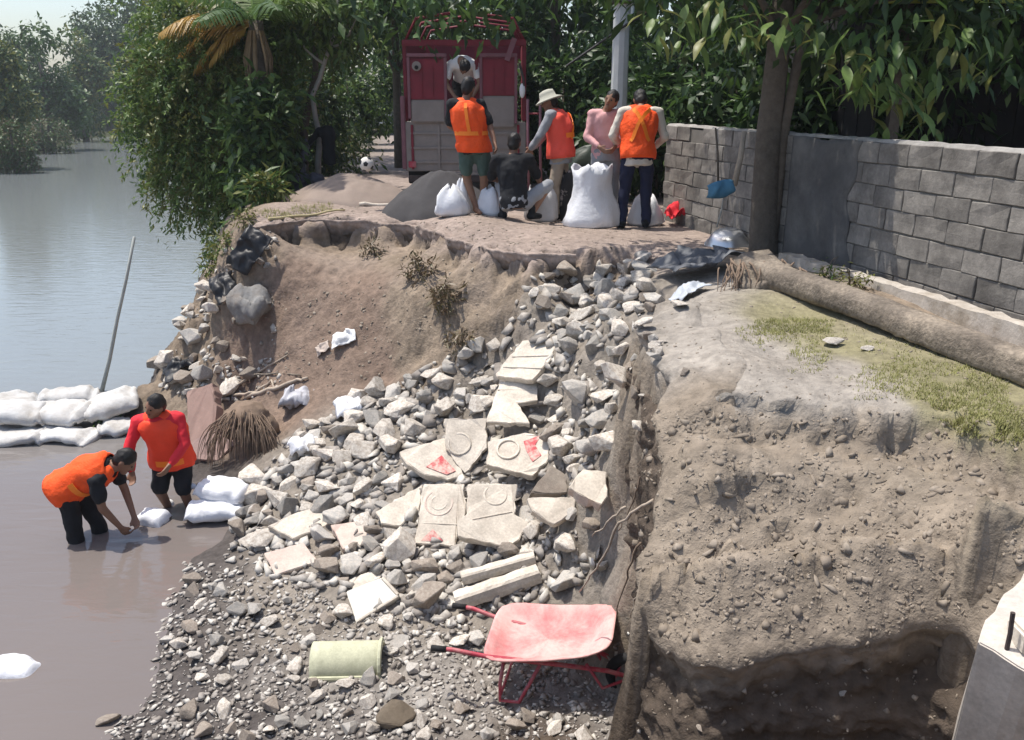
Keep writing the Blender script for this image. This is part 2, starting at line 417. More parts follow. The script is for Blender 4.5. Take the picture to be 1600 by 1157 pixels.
for k in range(33):
    t = k / 32 * (len(LIP) - 1); i0 = min(int(t), len(LIP) - 2); f_ = t - i0
    pxl, pyl, zl = [LIP[i0][m] * (1 - f_) + LIP[i0 + 1][m] * f_ for m in range(3)]
    p = at_z(pxl, pyl, zl)
    cw(p.x, p.y + .17, zl + .13, C_SLOPE)
    cw(p.x, p.y + .27, zl + .23, C_SLOPE)
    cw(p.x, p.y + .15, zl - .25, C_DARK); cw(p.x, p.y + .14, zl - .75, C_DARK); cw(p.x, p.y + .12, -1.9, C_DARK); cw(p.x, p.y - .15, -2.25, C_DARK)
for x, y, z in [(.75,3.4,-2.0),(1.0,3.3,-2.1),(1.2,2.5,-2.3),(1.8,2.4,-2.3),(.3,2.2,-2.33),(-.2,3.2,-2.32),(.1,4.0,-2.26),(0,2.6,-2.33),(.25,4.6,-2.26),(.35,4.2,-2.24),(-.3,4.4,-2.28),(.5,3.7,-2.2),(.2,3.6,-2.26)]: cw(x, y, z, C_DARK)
for x, y, z in [(2.02,3.3,-.95),(2.06,3.0,-1.4),(2.2,2.4,-1.9)]: cw(x, y, z, C_TAN)
def polyline(L, n):
    seg = [math.hypot(b[0] - a[0], b[1] - a[1]) for a, b in zip(L, L[1:])]; tot = sum(seg); out = []
    for k in range(n):
        d = tot * k / (n - 1); i = 0
        while i < len(seg) - 1 and d > seg[i]: d -= seg[i]; i += 1
        f = min(1, d / seg[i]); out.append((L[i][0] * (1 - f) + L[i + 1][0] * f, L[i][1] * (1 - f) + L[i + 1][1] * f))
    return out
_r = random.Random(3)
for x_, y_ in polyline([(1105,624),(1200,628),(1300,632),(1380,638),(1470,650),(1600,695),(1850,790)], 40):
    p = at_z(x_, y_ + _r.uniform(-4, 4), -.03); dj = _r.uniform(.0, .05)
    cw(p.x, p.y, -.03, C_SAND if x_ < 1420 else C_GRN); cw(p.x, p.y + .12, -.004, C_SAND if x_ < 1420 else C_GRN); cw(p.x, p.y - .05 - dj * .4, -.13 - dj, C_SLOPE); cw(p.x, p.y - .16, -.21 - dj, C_SLOPE)
for x_, y_ in polyline([(1000,500),(1030,545),(1060,585),(1105,624)], 16):
    p = at_z(x_, y_, -.03); dj = _r.uniform(0, .08)
    cw(p.x, p.y, -.03, C_SAND); cw(p.x + .10, p.y + .03, .0, C_SAND); cw(p.x - .05, p.y - .03, -.20 - dj, C_SLOPE)
for x_, y_ in polyline([(405,352),(480,343),(560,346),(640,352),(690,368),(760,390),(830,398),(920,398),(1000,395)], 44):
    p = at_z(x_, y_ + _r.uniform(-3, 3), -.02); dj = _r.uniform(0, .10)
    cw(p.x, p.y + .07, -.015, C_ROAD); cw(p.x, p.y + .2, 0, C_ROAD); cw(p.x, p.y + .045, -.24 - dj, C_TAN if x_ > 620 else C_OLIVE)
# the bank beyond and the rest
for y in (11.6, 12.4, 13.2, 14.5):
    bx_ = float(bank_x(y))
    cw(bx_ + 0.15, y, 0, C_OLIVE); cw(bx_ - 0.9, y + .1, -1.7, C_OLIVE); cw(bx_ - 1.7, y + .2, -2.7, C_BED); cw(bx_ - 3.0, y, -3.2, C_BED)
for x, y in [(-2,12.5),(0,12.5),(2,12.5),(4,12.5),(-2,14.5),(0,14.5),(2,14.5),(5,14.5),(3,10),(4.5,9),(5,11),(5.5,6.5),(6,4.5),(4,7.3),(3.2,5.3),(4.2,4.2),(3.2,3.6)]: cw(x, y, 0.0, C_ROAD)
for x, y in [(-6.5,11),(-8,9),(-8,6),(-6,4),(-8,13),(-5,3)]: cw(x, y, -3.0, C_BED)
CPS = np.array(cps)
CPS[:, 3:6] *= np.array([0.785, 0.765, 0.73])
def build_rbf():
    P = CPS[:, :2]; n = len(P)
    D = np.sqrt(((P[:, None] - P[None]) ** 2).sum(-1) + 0.02 ** 2)
    A = np.zeros((n + 3, n + 3)); A[:n, :n] = D - np.eye(n) * 0.012
    A[:n, n] = 1; A[:n, n + 1:] = P; A[n, :n] = 1; A[n + 1:, :n] = P.T
    return np.linalg.solve(A, np.concatenate([CPS[:, 2], np.zeros(3)]))
W = build_rbf()
def near_z(x, y):
    out = np.empty(len(x))
    for i in range(0, len(x), 20000):
        q = np.stack([x[i:i + 20000], y[i:i + 20000]], 1)
        D = np.sqrt(((q[:, None] - CPS[None, :, :2]) ** 2).sum(-1) + 0.02 ** 2)
        out[i:i + 20000] = D @ W[:-3] + W[-3] + q @ W[-2:]
    return out
FX0, FX1, FY0, FY1 = -7.5, 5.0, 2.4, 13.5
def axis(lo, hi, step, far_lo, far_hi, g=1.13):
    a = list(np.arange(lo, hi + 1e-6, step))
    s, v = step, hi
    up = []
    while v < far_hi:
        s *= g; v += s; up.append(v)
    s, v = step, lo; dn = []
    while v > far_lo:
        s *= g; v -= s; dn.append(v)
    return np.array(dn[::-1] + a + up)
gx = axis(FX0, FX1, 0.036, -500, 500)
gy = axis(FY0, FY1, 0.036, -40, 600)
GX, GY = np.meshgrid(gx, gy)
px_, py_ = GX.ravel(), GY.ravel()
zf = far_z(px_, py_)
near = (px_ > FX0 - 1) & (px_ < FX1 + 1.5) & (py_ > FY0 - 1) & (py_ < FY1 + 1.5)
zz = zf.copy()
nz_ = near_z(px_[near], py_[near])
wx = sstep(FX0 - 1, FX0, px_[near]) * (1 - sstep(FX1, FX1 + 1.5, px_[near])) * sstep(FY0 - 1, FY0, py_[near]) * (1 - sstep(FY1 - .5, FY1 + 1.5, py_[near]))
zz[near] = nz_ * wx + zf[near] * (1 - wx)
dry = (px_ > -0.9 + np.maximum(0, py_ - 5.6) * -.25) & (py_ < 7.0)
zz = np.where(dry & near, np.maximum(zz, -2.37 + 0.03 * (px_ + .9)), zz)
col = np.zeros((len(px_), 4)); col[:, 3] = 1
q = np.stack([px_, py_], 1)
offroad = sstep(1.5, 4.0, np.abs(px_ + 0.10 * (py_ - 14) + 0.3)) * sstep(12, 20, py_)
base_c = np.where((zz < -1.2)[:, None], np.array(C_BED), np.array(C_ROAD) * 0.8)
base_c = base_c * (1 - offroad[:, None]) + np.array((0.055, 0.060, 0.030)) * offroad[:, None]
col[:, :3] = base_c
idx = np.where(near)[0]
for i in range(0, len(idx), 20000):
    ii = idx[i:i + 20000]
    jit = np.stack([fbm(np.stack([px_[ii] * 3, py_[ii] * 3, zz[ii] * 3], 1), 3, 5), fbm(np.stack([px_[ii] * 3, py_[ii] * 3, zz[ii] * 3 + 40], 1), 3, 9)], 1) * 0.14
    d3 = ((q[ii][:, None] + jit[:, None] - CPS[None, :, :2]) ** 2).sum(-1) + ((zz[ii][:, None] - CPS[None, :, 2]) ** 2) * 1.2
    w = 1.0 / (d3 + 0.004) ** 2.4
    c = (w @ CPS[:, 3:6]) / w.sum(1)[:, None]
    col[ii, :3] = c * wx[i:i + 20000][:, None] + base_c[ii] * (1 - wx[i:i + 20000][:, None])
wet = sstep(-2.30, -2.42, zz + 0.05 * fbm(np.stack([px_ * 4, py_ * 4, zz * 0], 1), 3, 3)) * near
col[:, :3] = col[:, :3] * (1 - wet[:, None]) + np.array(C_WET) * wet[:, None]
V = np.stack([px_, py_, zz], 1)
nx, ny = len(gx), len(gy)
ii, jj = np.meshgrid(np.arange(nx - 1), np.arange(ny - 1))
b0 = (jj * nx + ii).ravel()
F = np.stack([b0, b0 + 1, b0 + nx + 1, b0 + nx], 1)
# roughen along the surface normal
Zg = zz.reshape(ny, nx)
dzx = np.gradient(Zg, gx, axis=1).ravel(); dzy = np.gradient(Zg, gy, axis=0).ravel()
nrm = np.stack([-dzx, -dzy, np.ones_like(dzx)], 1); nrm /= np.linalg.norm(nrm, axis=1)[:, None]
steep = sstep(0.25, 1.2, np.hypot(dzx, dzy))
rough_m = near * (0.25 + 0.75 * steep) * np.where(zz > -2.42, 1, 0.3)
road_m = sstep(-0.12, -0.03, zz) * (1 - steep)
amp = rough_m * (1 - 0.72 * road_m)
mudm = np.exp(-(((px_ + 2.2) / 1.3) ** 2 + ((py_ - 9.8) / 0.9) ** 2))
amp = amp * (1 - 0.55 * mudm)
amp = amp * (1 - .8 * sstep(.45, .6, px_) * (1 - sstep(4.4, 4.8, py_)) * sstep(1.4, 3.0, np.hypot(dzx, dzy)))
slm = (px_ > 0.55) & (py_ < 5.0)
P3 = V * 1.0
disp = 0.10 * fbm(P3 * 2.2, 4, 21) + 0.055 * fbm(P3 * 7.5, 4, 31, 0.6) - 0.035 * np.abs(fbm(P3 * 5.0, 3, 41)) + 0.02 * fbm(P3 * 22, 2, 51)
sl_w = sstep(.5, .75, px_) * (1 - sstep(4.75, 5.0, py_)) * (1 - road_m)
diag = np.stack([(px_ + py_ * .6) * 2.2, (py_ - px_ * .6) * 7.0, zz * 3.0], 1)
disp = disp + sl_w * (0.075 * fbm(diag, 4, 101, .6) - 0.05 * np.abs(fbm(P3 * 3.3 + 7, 4, 111)) + 0.03 * np.maximum(0, fbm(P3 * 9 + 3, 3, 121) - .1) * 2)
clod = 0.030 * (np.abs(fbm(P3 * 6.0, 3, 71)) * -2 + .5) + 0.018 * fbm(P3 * 15, 3, 81) + 0.008 * fbm(P3 * 34, 2, 91)
V = V + nrm * (disp * amp + clod * near * (zz > -2.42) * (1 - .85 * road_m) * (1 - .75 * mudm))[:, None]
V[:, 2] += (1 - near) * 0.12 * fbm(np.stack([px_ * .3, py_ * .3, px_ * 0], 1), 3, 61)
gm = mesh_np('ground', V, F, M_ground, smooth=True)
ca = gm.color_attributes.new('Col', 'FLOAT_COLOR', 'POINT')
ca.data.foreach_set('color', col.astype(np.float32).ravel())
ground = bpy.data.objects.new('ground', gm); link(ground)
tag(ground, 'bare washed-out river bank with mud, gravel and soil', 'ground', kind='structure')
nm = np.where(((V[F[:, 0], 0] > -12) & (V[F[:, 0], 0] < 12) & (V[F[:, 0], 1] > 1) & (V[F[:, 0], 1] < 60)))[0]
BVH = BVHTree.FromPolygons([Vector(a) for a in V], [tuple(int(k) for k in f) for f in F[nm]])
SHEETS = []
def hit(px, py):
    d = ray(px, py).normalized()
    loc, n, i, dist = BVH.ray_cast(CAMLOC, d)
    for B2 in SHEETS:
        l2, n2, i2, d2 = B2.ray_cast(CAMLOC, d)
        if l2 is not None and (loc is None or d2 < dist): loc, n, dist = l2, n2, d2
    if loc is None: return at_z(px, py, 0), Vector((0, 0, 1))
    if n.z < 0: n = -n
    return loc, n
def gz(x, y):
    loc, n, i, d = BVH.ray_cast(Vector((x, y, 8)), Vector((0, 0, -1)))
    return loc.z if loc is not None else float(far_z(np.array([x]), np.array([y]))[0])

# broken soil faces: the crumbling edges of the platform and of the lane
def soil_sheet(name, top, outs, zbot, cols, seed, under=.05, batter=.10, res=.02, inner=.15, amp=1.0):
    # resample the top line
    seg = [(b - a).length for a, b in zip(top, top[1:])]; tot = sum(seg); n = int(tot / res)
    T = []; O = []; ZB = []; CL = []
    for k in range(n + 1):
        d = tot * k / n; i = 0
        while i < len(seg) - 1 and d > seg[i]: d -= seg[i]; i += 1
        f = min(1, d / seg[i])
        T.append(top[i].lerp(top[i + 1], f)); O.append(Vector(outs[i]).lerp(Vector(outs[i + 1]), f).normalized()); ZB.append(zbot[i] * (1 - f) + zbot[i + 1] * f)
        CL.append(np.array(cols[i]) * (1 - f) + np.array(cols[i + 1]) * f)
    T = np.array([t[:] for t in T]); O = np.array([[o.x, o.y, 0] for o in O]); ZB = np.array(ZB); CL = np.array(CL)
    w1 = fbm(np.stack([np.arange(n + 1) * res * 3, np.zeros(n + 1), np.zeros(n + 1)], 1) + seed, 4, seed) * .11 * amp
    T = T + O * w1[:, None]
    rows = []; colr = []; wts = []
    ni = max(8, int(inner / res))
    for k in range(ni):
        f = k / ni; q = T - O * (inner * (1 - f))
        g_ = np.array([gz(a, b) for a, b in q[:, :2]])
        g_ = np.clip(np.where(g_ < T[:, 2] - .03, -9, g_), -9, T[:, 2] + (inner * (1 - f)) * 1.5 + .05)
        if k == 0: hist = []; g_ = np.maximum(g_ - .015, T[:, 2] - .03)
        hist.append((f, g_ + (.012 if k > 1 else 0)))
        z_ = np.max([zz0 + (T[:, 2] + .012 - zz0) * ((f - f0) / (1 - f0)) for f0, zz0 in hist], axis=0)
        q[:, 2] = z_
        rows.append(q); wts.append(np.full(n + 1, .45 * min(1, f * 3))); colr.append(CL)
    m = int(max(T[:, 2] - ZB) / res)
    for k in range(m + 1):
        f = k / m; H = T[:, 2] - ZB; d = H * f
        o = -under * np.sin(np.pi * np.minimum(1, d / .36)) + batter * (d / 2.0) ** 1.2
        q = T + O * o[:, None]; q[:, 2] = T[:, 2] - d
        rows.append(q); wts.append(np.minimum(1, .4 + d * 4)); 
        lip_shade = sstep(.03, .22, d)[:, None]  # darkens below the lip: shade of the overhang put into the soil colour
        colr.append(CL * (1 - lip_shade) + np.array(C_DARK) * .76 * lip_shade * 1.0)
    V_ = np.stack(rows, 0); nr_ = len(rows); Wt = np.stack(wts, 0).ravel(); CC = np.stack(colr, 0).reshape(-1, 3)
    P = V_.reshape(-1, 3)
    lay = np.floor(P[:, 2] / .11 + .45 * fbm(P * np.array([1.3, 1.3, .6]), 3, seed + 5))
    lay = _hash(lay, lay * 0 + 3, lay * 0 + 9, seed) - .5
    dsp = .07 * fbm(P * 2.6 + seed, 4, seed + 1) + .055 * lay * .45 - .07 * np.abs(fbm(P * 5 + 4, 4, seed + 2)) + .05 * np.maximum(0, fbm(P * 10, 3, seed + 3)) + .022 * fbm(P * 26, 2, seed + 4)
    OO = np.tile(O, (nr_, 1))
    P = P + OO * (dsp * Wt * amp)[:, None]
    P[:, 2] += Wt * amp * .03 * fbm(P * 8 + 30, 3, seed + 6)
    CC = CC * (1 + .5 * lay * (Wt > .5))[:, None] * (1 + .25 * fbm(P * 6, 3, seed + 8))[:, None]
    ii_, jj_ = np.meshgrid(np.arange(n), np.arange(nr_ - 1)); b0_ = (jj_ * (n + 1) + ii_).ravel()
    me = mesh_np(name, P, np.stack([b0_, b0_ + 1, b0_ + n + 2, b0_ + n + 1], 1), M_ground, True)
    ca_ = me.color_attributes.new('Col', 'FLOAT_COLOR', 'POINT')
    ca_.data.foreach_set('color', np.concatenate([np.clip(CC, .01, 1), np.ones((len(CC), 1))], 1).astype(np.float32).ravel())
    o = bpy.data.objects.new(name, me); link(o, ground)
    SHEETS.append(BVHTree.FromPolygons([Vector(a) for a in P], [tuple(p_.vertices) for p_ in me.polygons]))
    return P.reshape(nr_, n + 1, 3), O
k7 = np.array([0.785, 0.765, 0.73]); cS = tuple(np.array(C_SLOPE) * k7); cP = tuple(np.array(C_SAND) * k7); cR = tuple(np.array(C_ROAD) * k7)
FL = [((988,503,-.03), cP), ((1012,548,-.03), cP), ((1036,590,-.05), cP), ((1032,645,-.17), cS), ((1018,720,-.34), cS), ((1010,820,-.54), cS), ((1005,920,-.75), cS), ((1006,1000,-.92), cS)]
FL = FL + [(q_, cS) for q_ in LIP[1:]]
tp_ = [at_z(*a[0]) for a in FL]
ot_ = []
for i, p in enumerate(tp_):
    a = tp_[max(0, i - 1)]; b = tp_[min(len(tp_) - 1, i + 1)]
    t = (b - a); o_n = Vector((t.y, -t.x, 0)).normalized()
    ot_.append(o_n)
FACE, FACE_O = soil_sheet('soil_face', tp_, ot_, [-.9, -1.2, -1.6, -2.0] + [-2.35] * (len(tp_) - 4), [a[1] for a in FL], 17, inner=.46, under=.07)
RL = [(398,356),(440,348),(480,344),(560,346),(640,352),(690,367),(725,380),(760,390),(830,398),(900,399)]
tp_ = [at_z(a[0], a[1], -.015) for a in RL]
ot_ = []
for i, p in enumerate(tp_):
    a = tp_[max(0, i - 1)]; b = tp_[min(len(tp_) - 1, i + 1)]
    t = (b - a); ot_.append((Vector((t.y, -t.x, 0)).normalized() + Vector((0, -.6, 0))).normalized())
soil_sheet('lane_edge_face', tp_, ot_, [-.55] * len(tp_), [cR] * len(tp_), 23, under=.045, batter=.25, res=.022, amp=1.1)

# ------------------------------------------------------------------ water
WZ = -2.45
def water_mat():
    m = bpy.data.materials.new('muddy_water'); m.use_nodes = True
    nt = m.node_tree; N = nt.nodes; Lk = nt.links
    b = N['Principled BSDF']
    b.inputs['Roughness'].default_value = 0.05
    b.inputs['IOR'].default_value = 1.333
    tc = N.new('ShaderNodeTexCoord')
    n0 = N.new('ShaderNodeTexNoise'); n0.inputs['Scale'].default_value = 0.35; n0.inputs['Detail'].default_value = 3
    Lk.new(tc.outputs['Object'], n0.inputs['Vector'])
    mx = N.new('ShaderNodeMix'); mx.data_type = 'RGBA'
    mx.inputs[6].default_value = (0.138, 0.118, 0.108, 1); mx.inputs[7].default_value = (0.180, 0.155, 0.143, 1)
    Lk.new(n0.outputs[0], mx.inputs[0])
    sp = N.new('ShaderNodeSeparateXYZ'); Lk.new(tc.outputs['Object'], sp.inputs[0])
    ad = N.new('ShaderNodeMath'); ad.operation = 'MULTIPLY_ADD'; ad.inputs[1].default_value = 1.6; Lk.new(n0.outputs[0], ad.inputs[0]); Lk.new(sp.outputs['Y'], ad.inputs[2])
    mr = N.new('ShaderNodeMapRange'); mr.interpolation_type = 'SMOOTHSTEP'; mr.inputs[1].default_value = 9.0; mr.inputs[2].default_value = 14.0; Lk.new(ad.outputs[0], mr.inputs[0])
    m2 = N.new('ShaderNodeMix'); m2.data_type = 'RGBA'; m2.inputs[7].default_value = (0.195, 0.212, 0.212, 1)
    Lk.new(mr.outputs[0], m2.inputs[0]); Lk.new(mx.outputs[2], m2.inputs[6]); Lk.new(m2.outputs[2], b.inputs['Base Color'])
    mp = N.new('ShaderNodeMapping'); mp.inputs['Scale'].default_value = (1.2, 4.0, 1.0)
    Lk.new(tc.outputs['Object'], mp.inputs[0])
    n1 = N.new('ShaderNodeTexNoise'); n1.inputs['Scale'].default_value = 1.6; n1.inputs['Detail'].default_value = 4; n1.inputs['Distortion'].default_value = 0.6
    Lk.new(mp.outputs[0], n1.inputs['Vector'])
    bp = N.new('ShaderNodeBump'); bp.inputs['Strength'].default_value = 0.30; bp.inputs['Distance'].default_value = 0.03
    Lk.new(n1.outputs[0], bp.inputs['Height']); Lk.new(bp.outputs[0], b.inputs['Normal'])
    return m
wb = MB(); wb.add([(-300, -20, WZ), (6, -20, WZ), (6, 2, WZ), (-2, 130, WZ), (-300, 130, WZ)], [(0, 1, 2, 3, 4)])
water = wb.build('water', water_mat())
tag(water, 'calm muddy river water reflecting the pale sky', 'river', kind='structure')

# ------------------------------------------------------------------ block wall beside the lane
def wall_frame(A, B):
    A = Vector(A); B = Vector(B)
    d = (B - A); L = d.length; d.normalize()
    return A, d, L
WA = at_z(1600, 497, .12); WB = at_z(1218, 392, .05)
wdir = Vector((WA.x - WB.x, WA.y - WB.y, 0)).normalized()          # towards the camera
w_near = Vector((WA.x, WA.y, 0)) + wdir * 1.7
w_far = Vector((WB.x, WB.y, 0)) - wdir * 2.9
wnorm = Vector((wdir.y, -wdir.x, 0))
if wnorm.x > 0: wnorm = -wnorm
block_wall = empty('block_wall', w_far)
tag(block_wall, 'long unplastered grey hollow-block wall beside the tree', 'wall')
Lw = (w_near - w_far).length
bw, bh, bt = 0.37, 0.172, 0.15
WTOP = 1.19
rotw = Matrix((( wdir.x, -wnorm.x, 0), (wdir.y, -wnorm.y, 0), (0, 0, 1)))
core = MB().box((wdir * (Lw / 2)) + Vector((0, 0, WTOP / 2 - 0.16)) + wnorm * 0, (Lw, bt - 0.03, WTOP + 0.26), rotw)
core.build('mortar_core', M_mortar, block_wall)
blk_mesh = []
for k in range(5):
    mb = MB().box((0, 0, 0), (bw - 0.008, bt, bh - 0.008))
    me = mb.mesh('block', M_block)
    bm = bmesh.new(); bm.from_mesh(me)
    bmesh.ops.subdivide_edges(bm, edges=bm.edges, cuts=1, use_grid_fill=True)
    for v in bm.verts: v.co += Vector([random.uniform(-1, 1) * 0.005 for _ in range(3)])
    bmesh.ops.bevel(bm, geom=[e for e in bm.edges if e.calc_face_angle(0) > 0.9], offset=0.005, segments=1, affect='EDGES')
    bm.to_mesh(me); bm.free(); blk_mesh.append(me)
nc = 8
for r_ in range(nc):
    z = WTOP - bh / 2 - r_ * bh
    x = -0.2 if r_ % 2 else 0.0
    while x < Lw - 0.05:
        if x + bw / 2 > 0:
            if not (r_ == 0 and random.random() < 0.06):
                o = bpy.data.objects.new('block', random.choice(blk_mesh)); link(o, block_wall)
                o.location = wdir * (x + bw / 2) + Vector((0, 0, z + random.uniform(-.004, .004))) + wnorm * random.uniform(0, 0.006)
                o.rotation_euler = (0, 0, math.atan2(wdir.y, wdir.x) + random.uniform(-.012, .012))
        x += bw
# ragged pale mortar cap left along the top of the wall
n = 90
rings = []
for i in range(n + 1):
    t = i / n * Lw
    h = 0.018 + 0.014 * random.random(); wv = 0.055 + 0.012 * random.random()
    c = wdir * t + Vector((0, 0, WTOP - 0.004))
    rings.append([c + wnorm * wv, c + wnorm * (wv * .7) + Vector((0, 0, h)), c - wnorm * (wv * .7) + Vector((0, 0, h)), c - wnorm * wv])
MB().loft(rings).build('mortar_cap', M_conc, block_wall)

# smooth dark layer on the wall, its colour stands for the tree's deep shade
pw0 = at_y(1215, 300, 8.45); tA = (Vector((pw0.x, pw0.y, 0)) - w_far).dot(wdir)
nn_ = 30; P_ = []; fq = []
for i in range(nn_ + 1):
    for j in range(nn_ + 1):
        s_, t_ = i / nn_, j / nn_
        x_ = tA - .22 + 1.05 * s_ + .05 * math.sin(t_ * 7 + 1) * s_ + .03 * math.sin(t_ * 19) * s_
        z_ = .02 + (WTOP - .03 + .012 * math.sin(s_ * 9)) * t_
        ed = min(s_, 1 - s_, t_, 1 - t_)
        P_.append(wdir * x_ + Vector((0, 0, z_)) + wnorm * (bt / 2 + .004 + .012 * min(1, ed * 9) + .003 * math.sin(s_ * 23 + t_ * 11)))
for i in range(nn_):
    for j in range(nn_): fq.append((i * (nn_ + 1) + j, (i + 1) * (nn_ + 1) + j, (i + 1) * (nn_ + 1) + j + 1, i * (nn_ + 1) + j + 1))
pt_ = MB().add(P_, fq).build('shade_patch', mat('painted_shade', (.085, .083, .082), rough=.9, var=.35, scale=3, bump=.4, bscale=30, col2=(.13, .125, .118)), block_wall, smooth=True)
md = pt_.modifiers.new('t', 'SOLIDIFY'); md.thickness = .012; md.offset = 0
pt_['label'] = 'dark smooth patch of the wall painted as shade beside the tree'
# footing kerb in front of the wall
K0 = at_z(1225, 404, .10); K1 = at_z(1620, 526, .14)
kd = (K1 - K0).normalized()
rings = []
for i in range(40):
    t = i / 39
    c = K0.lerp(K1 + kd * .8, t)
    c.z = .03 + .05 * t
    side = Vector((-kd.y, kd.x, 0))
    w_ = 0.07 + random.uniform(-.006, .006); h = 0.13 + random.uniform(-.008, .008)
    rings.append([c - side * w_, c - side * w_ * .9 + Vector((0, 0, h)), c + side * w_ * .9 + Vector((0, 0, h + random.uniform(-.01, .01))), c + side * w_])
kb = MB().loft(rings).build('concrete_kerb', mat('kerb_concrete', (.44, .40, .35), var=.25, scale=6, bump=.5, col2=(.27, .23, .18)))
tag(kb, 'broken pale concrete footing strip along the foot of the block wall', 'kerb')

# fallen palm log
def log_obj():
    a = at_z(1178, 436, .12); b = at_z(1640, 596, .10)
    a = Vector((a.x, a.y, gz(a.x, a.y) + .10)); b = Vector((b.x, b.y, gz(b.x, b.y) + .10))
    d = (b - a)
    mb = MB(); pts = []; rad = []
    n = 46
    rings = []
    up = Vector((0, 0, 1)); sd = d.normalized().cross(up).normalized()
    for i in range(n):
        t = i / (n - 1)
        c = a + d * t + Vector((0, 0, 0.02 * math.sin(t * 5))) + sd * .02 * math.sin(t * 4 + 1)
        r0 = 0.108 + 0.085 * max(0, 1 - t * 6) ** 1.5 - 0.010 * t
        ring = []
        for k in range(18):
            al = 2 * math.pi * k / 18
            rr = r0 * (1 + random.uniform(-.05, .05) + 0.05 * math.sin(al * 3 + 1 + t * 3) + .04 * math.sin(al * 7 + t * 9))
            ring.append(c + sd * math.copysign(abs(math.cos(al)) ** .55, math.cos(al)) * rr * .95 + up * math.copysign(abs(math.sin(al)) ** .55, math.sin(al)) * rr * .85)
        rings.append(ring)
    o = mb.loft(rings).build('fallen_log', M_log, smooth=True)
    tag(o, 'long weathered fallen palm trunk lying on the grass below the block wall', 'log')
    return a, b
LOGA, LOGB = log_obj()

# root plate at the log's far end
rp = empty('root_clump', Vector((LOGA.x - .05, LOGA.y - .12, gz(LOGA.x, LOGA.y))))
tag(rp, 'tangle of dry brown roots and soil at the far end of the fallen log', 'roots')
mb = MB()
for k in range(10):
    a = random.uniform(-1, 1)
    mb.ball((random.uniform(-.22, .26), random.uniform(-.22, .05), random.uniform(.0, .10)), (random.uniform(.07, .15), random.uniform(.06, .12), random.uniform(.06, .12)), 9, 6)
bake_remesh('soil_lump', mb, 0.025, M_log, rp, 3, .5, .05, 3, 9)
mb = MB()
for k in range(46):
    x0 = random.uniform(-.3, .35); p = Vector((x0, random.uniform(-.12, .08), random.uniform(.08, .22)))
    pts = [p]
    dv = Vector((random.uniform(-.5, .5), -1, random.uniform(-.1, .3)))
    for i in range(5):
        dv = (dv + Vector((random.uniform(-.5, .5), random.uniform(-.3, .2), -.45))).normalized()
        p = p + dv * random.uniform(.04, .075); pts.append(p.copy())
    mb.tube(pts, [random.uniform(.006, .012) * (1 - i * .15) for i in range(6)], 5)
mb.build('root_strands', M_rootd, rp, smooth=True)

# utility pole
PP = at_z(962, 295, 0)
pole = MB()
rings = []
for i in range(24):
    t = i / 23
    r0 = 0.125 - 0.03 * t
    rings.append([Vector((math.cos(a) * r0, math.sin(a) * r0, t * 7.5 - .1)) for a in [2 * math.pi * k / 10 for k in range(10)]])
pl = empty('utility_pole', at_y(962, 300, 13.2)); pl.location.z = 0
tag(pl, 'pale grey concrete utility pole rising behind the workers', 'pole')
MB().loft(rings).build('shaft', mat('pole_concrete', (.52, .54, .53), var=.12, scale=4, bump=.2), pl)
MB().tube([(.14, 0, 2.62), (.14, 0, 2.9)], .035, 8).build('meter_can', M_metal, pl)
MB().box((0, 0, 2.78), (.30, .30, .03)).build('band', M_rust, pl)
MB().tube([(-.75, .2, 1.95), (-.3, .1, 2.25), (0, -.14, 2.45), (.9, -.1, 2.95)], .018, 6).build('stay_wire', M_black, pl)

# ------------------------------------------------------------------ foliage
def leaf_arrays(cen, axis_, up, ln, wd, fold=0.25):
    """cen (n,3), axis (n,3) unit along the leaf; returns verts, tri faces: 6 verts, 4 tris per leaf"""
    n = len(cen)
    side = np.cross(axis_, up); side /= np.linalg.norm(side, axis=1)[:, None] + 1e-9
    nn = np.cross(side, axis_)
    ln = ln[:, None]; wd = wd[:, None]
    v0 = cen
    v1 = cen + axis_ * ln * .5 + side * wd * .5 + nn * wd * fold * .6 - nn * ln * .03
    v2 = cen + axis_ * ln * .45 - nn * ln * .02
    v3 = cen + axis_ * ln * .5 - side * wd * .5 + nn * wd * fold * .6 - nn * ln * .03
    v4 = cen + axis_ * ln - nn * ln * .16
    V = np.stack([v0, v1, v2, v3, v4], 1).reshape(-1, 3)
    b = (np.arange(n) * 5)[:, None]
    F = np.concatenate([b + np.array([[0, 1, 2]]), b + np.array([[1, 4, 2]]), b + np.array([[0, 2, 3]]), b + np.array([[2, 4, 3]])], 0)
    return V, F
def rand_dirs(n, g, droop=0.0, spread=1.0):
    d = g.normal(size=(n, 3)) * spread; d[:, 2] -= droop
    return d / (np.linalg.norm(d, axis=1)[:, None] + 1e-9)
def crown_points(blobs, n, g, shell=0.55):
    """blobs: (x,y,z,rx,ry,rz); points denser towards the outside"""
    B = np.array(blobs, float)
    vol = (B[:, 3] * B[:, 4] * B[:, 5]) ** (2 / 3)
    k = g.choice(len(B), n, p=vol / vol.sum())
    d = g.normal(size=(n, 3)); d /= np.linalg.norm(d, axis=1)[:, None]
    r = shell + (1 - shell) * g.random(n) ** .7
    return B[k, :3] + d * r[:, None] * B[k, 3:6], d
